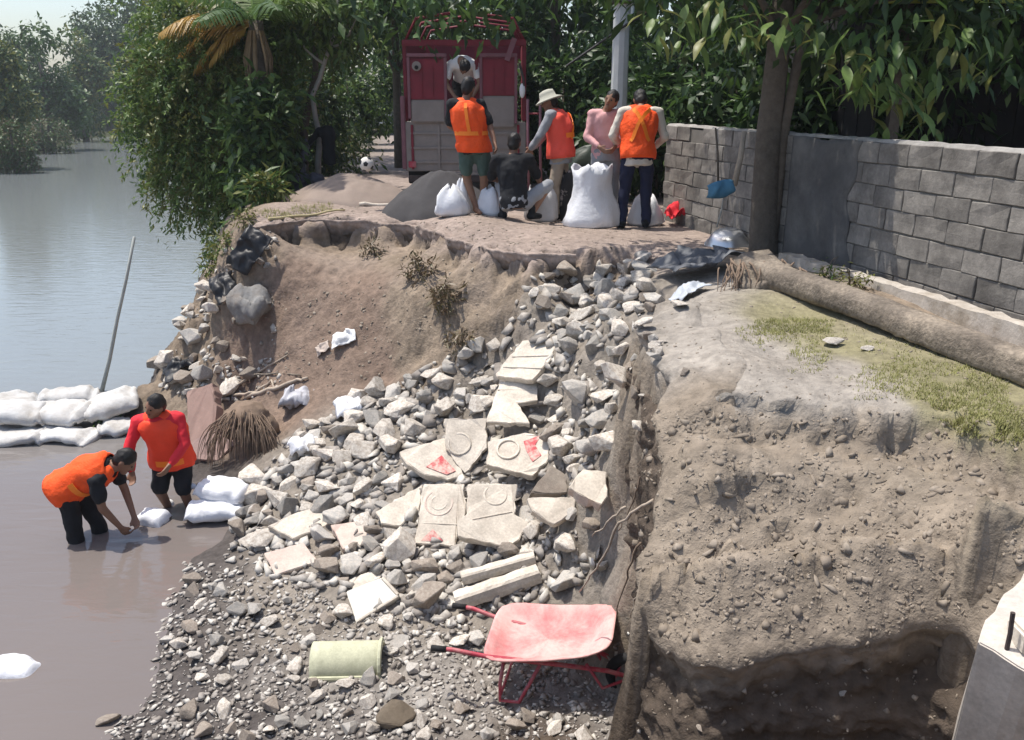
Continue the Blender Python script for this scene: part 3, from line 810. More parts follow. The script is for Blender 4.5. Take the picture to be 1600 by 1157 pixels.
def crown(name, blobs, n, ln, wd, mats, parent, seed, droop=.5, clump=0.0, up_bias=True):
    g = np.random.default_rng(seed)
    if clump:
        m = max(1, n // 14)
        c, d = crown_points(blobs, m, g)
        kk = g.integers(0, m, n)
        P = c[kk] + g.normal(size=(n, 3)) * clump
        out = d[kk]
    else:
        P, out = crown_points(blobs, n, g)
    ax = rand_dirs(n, g, droop) + out * .6
    ax /= np.linalg.norm(ax, axis=1)[:, None]
    up = rand_dirs(n, g, -1.6)
    L = ln * (0.4 + 1.2 * g.random(n) ** 1.3); Wd = wd * (0.7 + .6 * g.random(n))
    V_, F_ = leaf_arrays(P, ax, up, L, Wd)
    me = mesh_np(name, V_, F_)
    for m_ in mats: me.materials.append(m_)
    me.polygons.foreach_set('material_index', np.tile(g.integers(0, len(mats), n), 4).astype(np.int32))
    o = bpy.data.objects.new(name, me); link(o, parent)
    o['kind'] = 'stuff'
    return o
def trunk(parent, pts, r0, r1, m=None, name='trunk', seg=12):
    n = len(pts)
    o = MB().tube(pts, [r0 + (r1 - r0) * i / (n - 1) for i in range(n)], seg).build(name, m or M_bark, parent, smooth=True)
    return o
def limbs(parent, base, tips, r0, m=None):
    mb = MB()
    for tp in tips:
        b = Vector(base); t = Vector(tp)
        mid = b.lerp(t, .5) + Vector((random.uniform(-.15, .15), random.uniform(-.15, .15), .15))
        mb.tube([b, b.lerp(mid, .5) + Vector((0, 0, .06)), mid, mid.lerp(t, .5), t], [r0, r0 * .8, r0 * .6, r0 * .42, r0 * .2], 7)
    return mb.build('limbs', m or M_bark, parent, smooth=True)

L_dark = leafmat('deep_green_leaf', (0.034, 0.070, 0.022), tr=.25)
L_mid = leafmat('mid_green_leaf', (0.072, 0.132, 0.032), tr=.36)
L_lite = leafmat('bright_green_leaf', (0.135, 0.205, 0.050), tr=.36)
L_yel = leafmat('yellow_green_leaf', (0.17, 0.18, 0.045), tr=.3)
L_haze = leafmat('dusty_green_leaf', (0.070, 0.118, 0.034), tr=.2)
L_brn = leafmat('brownish_leaf', (0.115, 0.095, 0.045), tr=.2)
L_dead = leafmat('dead_brown_leaf', (0.16, 0.115, 0.07), tr=.15)
L_dry = leafmat('dry_frond', (0.40, 0.24, 0.05), tr=.3)

# broadleaf tree beside the wall
TB = at_z(1188, 398, .02)
tr = empty('broadleaf_tree', (TB.x, TB.y, gz(TB.x, TB.y) - .03))
tag(tr, 'broadleaf tree with a grey-brown trunk standing in front of the block wall', 'tree')
trunk(tr, [(0.05, 0, -.1), (.02, 0, .12), (0, 0, .6), (-.01, .02, 1.2), (.02, .05, 1.9), (.06, .1, 2.8), (0, .2, 3.8), (.1, .3, 5)], .155, .07)
MB().tube([(.10, -.02, 0.0), (.12, -.03, .7), (.13, -.02, 1.3), (.22, 0, 2.0), (.5, 0, 2.9)], [.06, .05, .05, .045, .03], 8).build('second_stem', M_bark, tr, smooth=True)
limbs(tr, (.02, .06, 2.0), [(-.9, -.5, 2.5), (1.1, -.7, 2.4), (1.9, -.3, 2.7), (-1.5, .2, 3.3), (.6, -1.2, 3.0), (.2, 1.2, 3.4), (2.4, .5, 3.6)], .05)
tb = [(-1.0, -.4, 3.0, .9, .9, .8), (0, -.2, 2.85, .9, .9, .75), (1.0, -.5, 2.55, .8, .8, .75), (1.75, -.2, 2.5, .8, .8, .85), (1.0, -.3, 3.6, 1.5, 1.3, 1.1), (-.6, .4, 3.9, 1.6, 1.4, 1.2), (1.9, .6, 3.6, 1.2, 1.2, 1.1), (-1.8, .2, 3.3, .9, .9, .8), (0.2, .9, 2.6, 1.0, .8, .9), (.3, .2, 5.0, 1.7, 1.6, 1.1), (2.3, -.1, 2.1, .45, .5, .6)]
crown('crown', tb, 10500, .20, .075, [L_dark, L_mid, L_mid, L_dark], tr, 11, droop=.9, clump=.16)
# the larger front leaves, one by one
lv = []
for k in range(4):
    n_ = 7; vs = []; fs = []
    for i in range(n_):
        t = i / (n_ - 1); w = math.sin(math.pi * min(1, t * 1.02) ** .8) * .5
        for s_ in (-1, 0, 1):
            vs.append((s_ * w * .34, t, -.18 * t * t + abs(s_) * w * .10 + .02 * math.sin(t * 9 + k)))
    for i in range(n_ - 1):
        for j in range(2):
            fs.append((i * 3 + j, i * 3 + j + 1, i * 3 + j + 4, i * 3 + j + 3))
    lv.append(MB().add(vs, fs).mesh('leaf', [L_lite, L_mid, L_lite, L_yel][k], True))
g = np.random.default_rng(5)
fronts = [((1270, 40), (1430, 150), 70), ((1330, 60), (1420, 140), 40), ((1000, 0), (1250, 70), 50), ((1340, 110), (1480, 210), 45), ((1430, 0), (1560, 120), 40), ((1130, 20), (1300, 60), 30)]
for (x0, y0), (x1, y1), n_ in fronts:
    for k in range(n_):
        p = at_y(g.uniform(x0, x1), g.uniform(y0, y1), g.uniform(7.3, 8.1))
        o = bpy.data.objects.new('leaf', lv[int(g.integers(0, 4))]); link(o, tr)
        o.location = p - tr.location
        dv = Vector((g.normal() * .7, -.5 + g.normal() * .5, -.75 + g.normal() * .45)).normalized()
        o.rotation_mode = 'QUATERNION'
        qq = dv.to_track_quat('Y', 'Z'); o.rotation_quaternion = qq
        s_ = g.uniform(.13, .26); o.scale = (s_, s_, s_)

# trees behind the workers
def bush_tree(name, label, x, y, h, blobs, n, ln, wd, mats, seed, cat='tree', group=None, tr_r=.13, droop=.6, clump=.22, lean=0):
    e = empty(name, (x, y, gz(x, y) - .05))
    tag(e, label, cat, group)
    if tr_r:
        trunk(e, [(0, 0, -.2), (lean * .2, 0, h * .2), (lean * .6, .05, h * .45), (lean, .1, h * .8)], tr_r, tr_r * .4)
        limbs(e, (lean * .5, .03, h * .35), [(b[0] * .8, b[1] * .8, b[2]) for b in blobs[:5]], tr_r * .5)
    crown('crown', blobs, n, ln, wd, mats, e, seed, droop, clump)
    return e
TG = 'dark trees crowding behind the workers'
bush_tree('leafy_tree', 'dense tree overhanging the top of the red truck', -2.6, 21, 6, [(0, 0, 4.6, 2.2, 2, 1.6), (-1.2, -.5, 3.6, 1.4, 1.4, 1.2), (1.4, -.8, 3.7, 1.6, 1.4, 1.1), (.2, -1.8, 3.4, 1.4, 1.2, .9), (0, 0, 6.3, 2.5, 2.2, 1.5), (1.5, -7.0, 2.98, .8, .5, .36), (2.2, -7.0, 2.92, .5, .45, .34), (.9, -6.4, 3.1, .7, .6, .4)], 8000, .26, .10, [L_dark, L_mid, L_mid], 21, group=TG)
bush_tree('leafy_tree', 'dark green tree filling the gap between red truck and utility pole', .9, 19, 6, [(0, 0, 3.0, 1.7, 1.4, 1.7), (-.8, -.4, 1.9, 1.1, 1, 1.1), (.9, -.5, 1.7, 1.2, 1, 1.3), (0, 0, 4.9, 2.4, 2, 1.5), (.3, -.5, 1.0, 1.3, .8, .8)], 6500, .24, .09, [L_dark, L_dark, L_mid], 22, group=TG)
bush_tree('leafy_tree', 'dark shady tree directly behind the utility pole and rightmost vest', 2.9, 16.2, 6, [(0, 0, 2.6, 1.5, 1.2, 1.7), (-.8, -.4, 1.6, 1.0, .9, 1.1), (.9, -.5, 1.5, 1.2, 1, 1.3), (0, 0, 4.6, 2.2, 2, 1.5), (.2, -.7, .9, 1.3, .7, .8)], 6500, .22, .085, [L_dark, L_dark, L_mid], 23, group=TG)
bush_tree('leafy_tree', 'dark tree behind the far stretch of the block wall', 4.6, 13.6, 6, [(0, 0, 2.6, 1.4, 1.2, 1.6), (-1.0, -.2, 2.0, 1.0, .9, 1.2), (1.0, -.5, 1.9, 1.0, 1, 1.2), (0, 0, 4.4, 2.2, 2, 1.5), (-.3, -.5, 1.1, 1.2, .7, .8)], 5500, .22, .085, [L_dark, L_dark, L_mid], 24, group=TG)
bush_tree('leafy_tree', 'tall tree far behind the truck closing the view down the lane', -7.5, 46, 9, [(0, 0, 4.5, 3.4, 2, 3.2), (3.4, 0, 3.6, 2.6, 2, 2.8), (-3, 0, 4, 3, 2, 3), (1, 0, 7.5, 4, 2.5, 2.5), (7, 1, 4.5, 3.5, 2, 3.5), (11, 1, 5, 3.5, 2, 3.5)], 5200, .6, .3, [L_dark, L_mid], 25, group=TG)
bush_tree('leafy_tree', 'mid green tree left of the truck above the pale lane', -4.9, 23.5, 6, [(0, 0, 4.0, 1.6, 1.4, 1.2), (-.9, -.4, 3.1, 1.2, 1, 1.2), (.9, -.4, 3.3, 1.1, 1, .9), (0, 0, 5.4, 2.2, 2, 1.2), (-1.2, -.8, 2.0, 1.0, .8, 1.0)], 4800, .24, .09, [L_mid, L_dark, L_lite], 26, group=TG)
bush_tree('roadside_shrub', 'yellow-green shrub on the bank beside the lane left of truck', -3.9, 19.2, 1.2, [(0, 0, .55, .6, .5, .5), (-.4, 0, .8, .5, .4, .4), (.35, .1, .4, .45, .4, .35)], 1500, .17, .05, [L_yel, L_lite, L_mid], 27, cat='shrub', tr_r=.02)
bush_tree('leafy_tree', 'dark tree behind the wall at the far right of the picture', 7.2, 13.0, 6, [(0, 0, 4.4, 2.2, 2, 1.5), (-1.2, -.2, 3.4, 1.4, .9, 1.2), (1.0, -.5, 3.5, 1.4, 1, 1.2)], 3500, .24, .09, [L_dark, L_mid], 28, group=TG)

# feathery tree hanging over the river
rt = empty('riverside_tree', (-3.85, 15.6, gz(-3.85, 15.6) - .1))
tag(rt, 'feathery green tree on the bank drooping over the river', 'tree')
trunk(rt, [(0, 0, -.2), (-.05, -.1, .5), (-.2, -.15, 1.2), (-.5, -.2, 2.0), (-.9, -.2, 2.8)], .12, .05)
trunk(rt, [(.25, 0, -.2), (.3, -.1, .5), (.35, -.15, 1.1), (.6, -.2, 1.9), (.7, -.2, 3.0)], .09, .04, name='second_stem')
limbs(rt, (-.2, -.15, 1.2), [(-1.2, -.5, 1.2), (-1.7, -.4, .7), (-1.5, -.3, 2.0), (-.9, -.9, .5), (-.5, -.6, 1.6)], .04)
def sprays(name, blobs, nsp, nl, ln, wd, slen, mats, parent, seed, droop):
    g = np.random.default_rng(seed)
    c, d = crown_points(blobs, nsp, g, .3)
    dirs = d * .9 + g.normal(size=(nsp, 3)) * .35; dirs[:, 2] -= droop * .4
    dirs /= np.linalg.norm(dirs, axis=1)[:, None]
    sl = slen * (.6 + .8 * g.random(nsp))
    t = g.random((nsp, nl))
    P = c[:, None] + dirs[:, None] * (t * sl[:, None])[:, :, None]
    P[:, :, 2] -= droop * (t ** 2) * sl[:, None] * .7
    P = P.reshape(-1, 3) + g.normal(size=(nsp * nl, 3)) * .02
    D = np.repeat(dirs, nl, 0)
    ax = D * .5 + g.normal(size=D.shape) * .6; ax[:, 2] -= .25
    ax /= np.linalg.norm(ax, axis=1)[:, None]
    n = len(P)
    V_, F_ = leaf_arrays(P, ax, rand_dirs(n, g, -1.5), ln * (.6 + .8 * g.random(n)), wd * (.7 + .6 * g.random(n)))
    me = mesh_np(name, V_, F_)
    for m_ in mats: me.materials.append(m_)
    mi = np.repeat(g.integers(0, len(mats), nsp), nl)
    me.polygons.foreach_set('material_index', np.tile(mi, 4).astype(np.int32))
    o = bpy.data.objects.new(name, me); link(o, parent); o['kind'] = 'stuff'
    return o
sprays('crown', [(-1.0, -.3, 1.0, .8, .7, .8), (-1.7, -.2, .9, .7, .6, .7), (-1.2, -.3, 2.0, 1.0, .8, .8), (-.5, -.4, .6, .6, .6, .6), (-.3, -.2, 1.7, .6, .6, .7), (-1.5, -.4, .3, .5, .5, .45), (-1.1, .1, 2.9, 1.2, .8, .6), (.3, .1, 2.8, .8, .6, .5), (-1.9, -.1, 1.6, .6, .6, .8), (-.7, -.6, .1, .5, .5, .4)], 2600, 26, .10, .034, .55, [L_lite, L_lite, L_mid, L_yel], rt, 31, .8)

# slim pale-stemmed tree at the bank edge
st = empty('slender_tree', (-3.55, 15.2, gz(-3.55, 15.2) - .05))
tag(st, 'slender crooked tree with pale grey stem on the bank left of truck', 'tree')
o_ = Vector(st.location)
def L_(px, py): return at_y(px, py, 15.2) - o_
trunk(st, [L_(497, 285), L_(497, 250), L_(500, 215), L_(493, 185), L_(488, 150), L_(500, 122), L_(508, 95), L_(520, 60), L_(528, 20), L_(530, -60)], .055, .022, M_barkp)
trunk(st, [L_(506, 100), L_(494, 92), L_(478, 78), L_(460, 50)], .026, .012, M_barkp, 'branch')
trunk(st, [L_(515, 75), L_(530, 70), L_(545, 55), L_(560, 20)], .024, .012, M_barkp, 'branch')
crown('crown', [(*(L_(480, 40)), .5, .4, .3), (*(L_(540, 20)), .5, .4, .35), (*(L_(500, -10)), .9, .6, .5), (*(L_(440, 50)), .35, .4, .3), (*(L_(545, 80)), .25, .3, .15)], 1300, .22, .07, [L_mid, L_lite, L_haze], st, 41, 1.0, .1)

# palm with a dry yellow frond
pm = empty('palm_tree', (-3.95, 14.6, gz(-3.95, 14.6) - .1))
tag(pm, 'palm on the bank with drooping yellow dry frond', 'palm')
trunk(pm, [(0, 0, -.1), (.02, 0, .5), (0, .02, 1.2), (-.02, .05, 2.0), (0, .05, 2.75)], .15, .11)
def frond(parent, base, az, el, L, m, seed, n=34):
    g = random.Random(seed)
    d = Vector((math.cos(az) * math.cos(el), math.sin(az) * math.cos(el), math.sin(el)))
    pts = []; p = Vector(base); v = d.copy()
    for i in range(12):
        pts.append(p.copy()); v = (v + Vector((0, 0, -.115))).normalized(); p = p + v * (L / 11)
    mb = MB().tube(pts, [.02 * (1 - i / 13) + .003 for i in range(12)], 5)
    for k in range(n):
        t = .12 + .86 * k / n; i = min(int(t * 11), 10); f_ = t * 11 - i
        q = pts[i].lerp(pts[i + 1], f_); tg = (pts[i + 1] - pts[i]).normalized()
        sd = tg.cross(Vector((0, 0, 1))).normalized()
        ll = L * .30 * math.sin(math.pi * (t * .8 + .15)) + .05
        for s_ in (-1, 1):
            dd = (sd * s_ + tg * .55 + Vector((0, 0, -.35 - g.random() * .35))).normalized()
            e = q + dd * ll; m1 = q.lerp(e, .5) + Vector((0, 0, .03))
            w = tg * .016
            mb.add([q - w, q + w, m1 + w * 1.2, m1 - w * 1.2, e + Vector((0, 0, -ll * .15))], [(0, 1, 2, 3), (3, 2, 4)])
    return mb.build('frond', m, parent)
for k, (az, el, L, m_) in enumerate([(3.3, .55, 1.55, L_dry), (3.0, .3, 1.5, L_dry), (3.15, .0, 1.3, L_dry), (2.6, .9, 1.5, L_yel), (3.7, .9, 1.5, L_mid), (4.3, .6, 1.4, L_mid), (5.2, .7, 1.5, L_mid), (0.2, .8, 1.5, L_lite), (1.2, .7, 1.5, L_mid), (2.0, 1.1, 1.6, L_lite), (3.45, -.1, 1.0, L_dry), (5.8, .9, 1.5, L_lite)]):
    frond(pm, (0, .05, 2.7), az, el, L, m_, k)
mb = MB()
for k in range(14):
    a = random.uniform(0, 6.28); mb.tube([(math.cos(a) * .1, math.sin(a) * .1, 2.6), (math.cos(a) * .2, math.sin(a) * .2, 2.2), (math.cos(a) * .2, math.sin(a) * .2, 1.6 + random.random() * .4)], [.02, .03, .005], 5)
mb.build('dead_skirt', mat('dead_palm_skirt', (.20, .14, .08), var=.3), pm)

# weeds along the bank edge
def weed(label, px, py, h, n, mats, seed, Y=None, grp=None):
    p, _ = hit(px, py) if Y is None else (at_y(px, py, Y), 0)
    return bush_tree('bank_weed', label, p.x, p.y, h, [(0, 0, h * .5, h * .6, h * .5, h * .45)], n, h * .35, h * .1, mats, seed, cat='weed', group=grp, tr_r=.012, clump=.04, droop=.2)
weed('leafy weeds on the bank crest under the drooping tree', 415, 318, .5, 500, [L_mid, L_yel], 51)
weed('small weeds on the left bank edge beside the black plastic', 352, 395, .28, 260, [L_yel, L_haze], 52)
weed('grey-green weeds hanging halfway down the left bank', 300, 470, .26, 240, [L_yel, L_brn], 53)
weed('dark little shrub on the sandbags beside the bending worker', 172, 672, .26, 320, [L_dark, L_haze], 54)
weed('low olive weeds on the bank lip above the mud slope', 380, 350, .22, 200, [L_yel, L_brn], 55)

weed('ragged weeds on the river side of the bank crest', 330, 425, .30, 320, [L_yel, L_mid], 56)
weed('dry grass clump low on the left bank above the dam', 255, 545, .28, 260, [L_yel, L_brn], 57)
weed('dead brown grass hanging below the lane edge near the mud', 655, 430, .26, 260, [L_brn, L_dead], 58)
weed('dead brown root tuft in the middle of the eroded lane face', 700, 480, .30, 300, [L_brn, L_dead], 59)
weed('dark dry clump beside the leaning board at the face foot', 722, 540, .22, 240, [L_dead, L_brn], 60)
weed('brown dry tuft on the scarp above the mud slope', 585, 400, .20, 200, [L_dead, L_brn], 46)
weed('low dry weeds growing from the kerb behind the log', 1330, 452, .16, 200, [L_yel, L_brn], 47)
weed('small green weeds along the kerb near the dark wall patch', 1290, 436, .14, 160, [L_mid, L_yel], 48)
# far shore
def far_tree(px, pyt, Y, wpx, mats, seed, label, low=0.0, base=None):
    c = at_y(px, 150, Y)
    top = at_y(px, pyt, Y).z
    zb = max(-2.6, float(far_z(np.array([c.x]), np.array([Y]))[0])) if base is None else base
    hw = wpx / FPX * Y / 2
    H = top - zb
    e = empty('shore_tree', (c.x, Y, zb - .2))
    tag(e, label, 'tree', 'trees on the far shore')
    trunk(e, [(0, 0, 0), (.1, 0, H * .3), (0, 0, H * .7)], H * .03, H * .012)
    g_ = random.Random(seed)
    bl = []
    for k in range(9):
        a = g_.uniform(-1, 1); zf_ = g_.uniform(.18, .84)
        s_ = math.sin(math.pi * min(.95, zf_ + .12)) ** .5
        bl.append((a * hw * .75 * s_, g_.uniform(-.3, .3) * hw, H * zf_, hw * g_.uniform(.3, .5), hw * .4, H * g_.uniform(.10, .17)))
    bl.append((0, 0, H * .88, hw * .4, hw * .4, H * .11))
    crown('crown', bl, 5200, H * .042, H * .022, mats, e, seed, .4, H * .03)
for a in [(10, 60, 52, 120, [L_haze, L_yel], 61, 'olive-brown tree at the left edge of the far shore'), (70, 28, 70, 110, [L_haze, L_mid], 62, 'dusty green tree second from left on the far shore'),
          (20, 35, 80, 110, [L_haze, L_mid], 69, 'hazy tree peeking over the leftmost far-shore tree'),
          (125, 40, 84, 100, [L_haze, L_yel, L_mid], 63, 'brownish green tree third along the far shore'), (165, 5, 98, 140, [L_haze, L_dark], 64, 'tall tree just right of the sky gap'),
          (215, -20, 104, 150, [L_mid, L_haze], 65, 'tall green tree on far shore partly behind feathery tree'), (120, 95, 100, 120, [L_haze, L_dark], 66, 'low dark tree at the water in the far bend'),
          (190, 80, 106, 120, [L_dark, L_haze], 67, 'dark low tree at the water behind the feathery tree'), (290, -40, 108, 190, [L_mid, L_haze], 68, 'far tree crown rising above the feathery tree'), (400, -40, 112, 190, [L_mid, L_haze], 70, 'far tree above the yellow palm frond')]:
    far_tree(*a)
def reed(px, pyt, Y, wpx, seed, label):
    c = at_y(px, 200, Y); hw = wpx / FPX * Y / 2
    zb = -2.5; H = at_y(px, pyt, Y).z - zb
    e = empty('shore_bush', (c.x, Y, zb)); tag(e, label, 'bush')
    trunk(e, [(0, 0, -.2), (.1, 0, H * .4), (.1, 0, H * .7)], H * .03, H * .012)
    crown('crown', [(0, 0, H * .45, hw, hw * .5, H * .42), (-hw * .5, 0, H * .3, hw * .6, hw * .4, H * .3), (hw * .5, 0, H * .25, hw * .6, hw * .4, H * .25)], 3200, H * .075, H * .03, [L_haze, L_haze, L_brn], e, seed, .2, .15)
reed(12, 178, 49, 75, 71, 'brownish bush standing at the water on the far left shore')
reed(62, 168, 66, 90, 74, 'olive bush at the far waterline beside the leftmost bush')
reed(150, 150, 101, 130, 75, 'wide dusty bush closing the far bend of the river')
reed(90, 150, 84, 100, 76, 'grey-green bush at the far shore below the sky gap')
reed(118, 188, 92, 90, 72, 'low brown-grey bush at the waterline of the far bend')
reed(175, 190, 97, 60, 73, 'low dark bush at the waterline next to the feathery tree')

# open shed behind the wall
sh = empty('dark_shed', (5.9, 10.8, 0))
tag(sh, 'dark open shed with yellow-green roof edge behind the block wall', 'shed')
MB().box((0.3, .2, 2.72), (5.4, 4.4, .05), Matrix.Rotation(.10, 3, 'X')).build('roof', M_rust, sh)
MB().box((-.05, -2.03, 2.46), (5.4, .05, .20)).build('fascia', mat('yellow_green_paint', (.34, .36, .06), rough=.6), sh)
for x in (-2.2, .2, 2.6): MB().box((x, -1.85, 1.15), (.10, .10, 2.5)).build('post', M_bark, sh)
for k in range(14): MB().box((-2.2 + k * .38, 1.9 + random.uniform(-.01, .01), 1.2), (.365, .03, 2.6)).build('wall_board', M_darkin, sh)
for k in range(10): MB().box((2.72 + random.uniform(-.01, .01), -1.7 + k * .38, 1.2), (.03, .365, 2.6)).build('wall_board', M_darkin, sh)
for k in range(10): MB().box((-2.4 + random.uniform(-.01, .01), -1.7 + k * .38, 1.2), (.03, .365, 2.6)).build('wall_board', M_darkin, sh)

# ------------------------------------------------------------------ stones
def rock_mesh(seed, mat_, flat=.7, npt=15, chip=.05):
    g = random.Random(seed)
    bm = bmesh.new()
    for k in range(npt):
        d = Vector((g.gauss(0, 1), g.gauss(0, 1), g.gauss(0, 1))).normalized()
        r = g.uniform(.78, 1.05)
        bm.verts.new((d.x * r, d.y * r * g.uniform(.7, .9), d.z * r * flat))
    bmesh.ops.convex_hull(bm, input=bm.verts)
    for v in [v for v in bm.verts if not v.link_faces]: bm.verts.remove(v)
    bmesh.ops.dissolve_limit(bm, angle_limit=.22, verts=bm.verts, edges=bm.edges)
    bmesh.ops.bevel(bm, geom=list(bm.edges), offset=chip, segments=1, affect='EDGES', clamp_overlap=True)
    bmesh.ops.triangulate(bm, faces=bm.faces)
    bmesh.ops.subdivide_edges(bm, edges=[e_ for e_ in bm.edges if e_.calc_length() > .35], cuts=1)
    bmesh.ops.triangulate(bm, faces=bm.faces)
    cc = np.array([v.co[:] for v in bm.verts]); dd = fbm(cc * 2.1 + seed, 3, seed) * .13
    for v, q in zip(bm.verts, dd): v.co *= 1 + q
    me = bpy.data.meshes.new('stone'); bm.to_mesh(me); bm.free()
    me.materials.append(mat_)
    return me
ROCKS = {'grey': [rock_mesh(100 + k, M_rock, random.uniform(.5, .85)) for k in range(10)],
         'pale': [rock_mesh(200 + k, M_rockp, random.uniform(.4, .8)) for k in range(8)],
         'brown': [rock_mesh(300 + k, M_rockb, random.uniform(.5, .85)) for k in range(6)]}
def in_poly(x, y, poly):
    c = False; j = len(poly) - 1
    for i in range(len(poly)):
        xi, yi = poly[i]; xj, yj = poly[j]
        if (yi > y) != (yj > y) and x < (xj - xi) * (y - yi) / (yj - yi) + xi: c = not c
        j = i
    return c
def sample_poly(poly, g):
    xs = [p[0] for p in poly]; ys = [p[1] for p in poly]
    while True:
        x = g.uniform(min(xs), max(xs)); y = g.uniform(min(ys), max(ys))
        if in_poly(x, y, poly): return x, y
placed = []          # (x, y, r) in world metres
def place_stone(px, py, size_px, tone, label, group, g, sink=.25, avoid=.75, tries=1):
    loc, n = hit(px, py)
    if n.z < (.38 if px > 900 else .08): return None
    d = (loc - CAMLOC).length
    r = size_px / FPX * d / 2
    for (x, y, q) in placed:
        if (loc.x - x) ** 2 + (loc.y - y) ** 2 < ((r + q) * avoid) ** 2: return None
    placed.append((loc.x, loc.y, r))
    o = bpy.data.objects.new('stone', g.choice(ROCKS[tone])); link(o)
    o.location = loc + n * (r * (.62 - sink))
    o.rotation_euler = (g.uniform(-.5, .5), g.uniform(-.5, .5), g.uniform(0, 6.28))
    o.scale = (r * g.uniform(.9, 1.15), r * g.uniform(.85, 1.1), r * g.uniform(.75, 1.05))
    tag(o, label, 'stone', group)
    return o
G = random.Random(42)
ZONES = [
    ('on the upper rubble slope below the lane edge', [(835,425),(1010,400),(1040,470),(990,500),(980,560),(900,560),(870,520),(830,480)], 60, (22, 60), {'grey': 4, 'pale': 4, 'brown': 2}),
    ('in the rubble right of the leaning cement boards', [(872,535),(985,560),(985,690),(960,750),(880,740),(870,690),(840,660),(845,600)], 46, (28, 80), {'grey': 5, 'pale': 4, 'brown': 1}),
    ('in the rubble between mud slope and the patterned slabs', [(560,620),(690,570),(780,520),(775,640),(700,650),(620,700),(500,745),(440,740),(470,680)], 68, (23, 66), {'grey': 4, 'pale': 5, 'brown': 1}),
    ('beside the white sandbags at the water edge', [(385,750),(450,730),(520,760),(640,750),(600,800),(500,800),(400,860),(350,860)], 36, (20, 62), {'grey': 2, 'pale': 4, 'brown': 2}),
    ('among the patterned slabs in the middle rubble', [(520,800),(640,830),(640,900),(720,860),(900,740),(960,760),(950,900),(860,920),(700,960),(600,940),(500,900)], 62, (27, 80), {'grey': 5, 'pale': 3, 'brown': 3}),
    ('in the gravel around the cream ridge tile and wheelbarrow', [(300,900),(420,905),(540,960),(700,960),(760,1000),(800,1120),(960,1110),(980,1157),(300,1157),(240,1060)], 66, (13, 44), {'grey': 4, 'pale': 4, 'brown': 3}),
    ('against the flank of the grassy platform', [(985,495),(1012,510),(1035,560),(1015,640),(985,720),(962,660)], 26, (18, 50), {'grey': 3, 'pale': 4, 'brown': 3}),
    ('on the rubble bank left of the mud slope', [(370,400),(410,400),(420,500),(400,600),(330,625),(250,605),(240,570),(300,470)], 58, (13, 46), {'grey': 2, 'pale': 4, 'brown': 3}),
]
STONES = []
LAND = [(823,560,'the leaning cement board'),(800,630,'the notched cement board'),(725,690,'the faint-ring fragment'),(670,720,'the red-wedge slab'),(812,706,'the red-chevron slab'),(686,800,'the red-triangle slab'),(772,805,'the arc-pattern slab'),(864,795,'the five-sided slab'),(925,760,'the jagged bright slab'),(455,874,'the pinkish tile'),(582,938,'the off-white frame panel'),(780,912,'the broken posts'),(542,1040,'the cream ridge tile'),(860,980,'the wheelbarrow tray'),(710,1000,'the wheelbarrow handles'),(335,765,'the tied white sandbag'),(476,706,'the crumpled white sack'),(550,642,'the torn white sack'),(466,632,'the grey-white plastic'),(620,1115,'the mud-brown boulder'),(466,815,'the flat pale slab'),(550,835,'the pink-stained slab'),(920,400,'the lane edge'),(1090,430,'the dark plastic sheet'),(985,620,'the soil flank'),(940,655,'the grey boulder slab'),(398,490,'the grey rounded sack'),(390,390,'the bank-crest plastic'),(292,585,'the black plastic heap'),(410,582,'the pale straight stick'),(270,960,'the curving water edge'),(960,1080,'the wheelbarrow wheel'),(1060,1120,'the shaded soil face'),(1005,560,'the platform flank'),(880,470,'the upper rubble chute'),(640,620,'the foot of the mud slope')]
def stone_pass():
    for zone, poly, n, (s0, s1), tones in ZONES:
        tl = [k for k, v in tones.items() for _ in range(v)]
        cnt = 0; tries = 0
        while cnt < n and tries < n * 14:
            tries += 1
            px, py = sample_poly(poly, G)
            f_ = (1 - tries / (n * 14)) ** 1.5
            s = s0 + (s1 - s0) * max(0, f_ * G.uniform(.35, 1.0))
            tone = G.choice(tl)
            size = 'large' if s > s0 + (s1 - s0) * .42 else 'small'
            lab = f'{size} {tone} angular stone {zone}'
            o = place_stone(px, py, s, tone, lab, 'loose stones of the rubble', G, sink=G.uniform(.05, .4), avoid=.62)
            if o:
                cnt += 1; STONES.append((o, px, py, size, tone))
    sides = {}
    for o, px, py, size, tone in STONES:
        lx, ly, nm_ = min(LAND, key=lambda q: (q[0] - px) ** 2 + ((q[1] - py) * 1.3) ** 2)
        dx, dy = px - lx, (py - ly) * 1.3
        side = ('right of' if dx > 0 else 'left of') if abs(dx) > abs(dy) else ('below' if dy > 0 else 'above')
        sides.setdefault((nm_, side), []).append((dx * dx + dy * dy, o, size, tone))
    ORD = ['nearest', 'second nearest', 'third nearest', 'fourth nearest', 'fifth nearest', 'sixth nearest', 'seventh nearest', 'eighth nearest', 'ninth nearest', 'tenth nearest']
    for (nm_, side), lst in sides.items():
        lst.sort(key=lambda q: q[0])
        for k, (_, o, size, tone) in enumerate(lst):
            o['label'] = f'{size} {tone} stone {side} {nm_}, {ORD[k] if k < 10 else str(k + 1) + "th nearest"} that side'

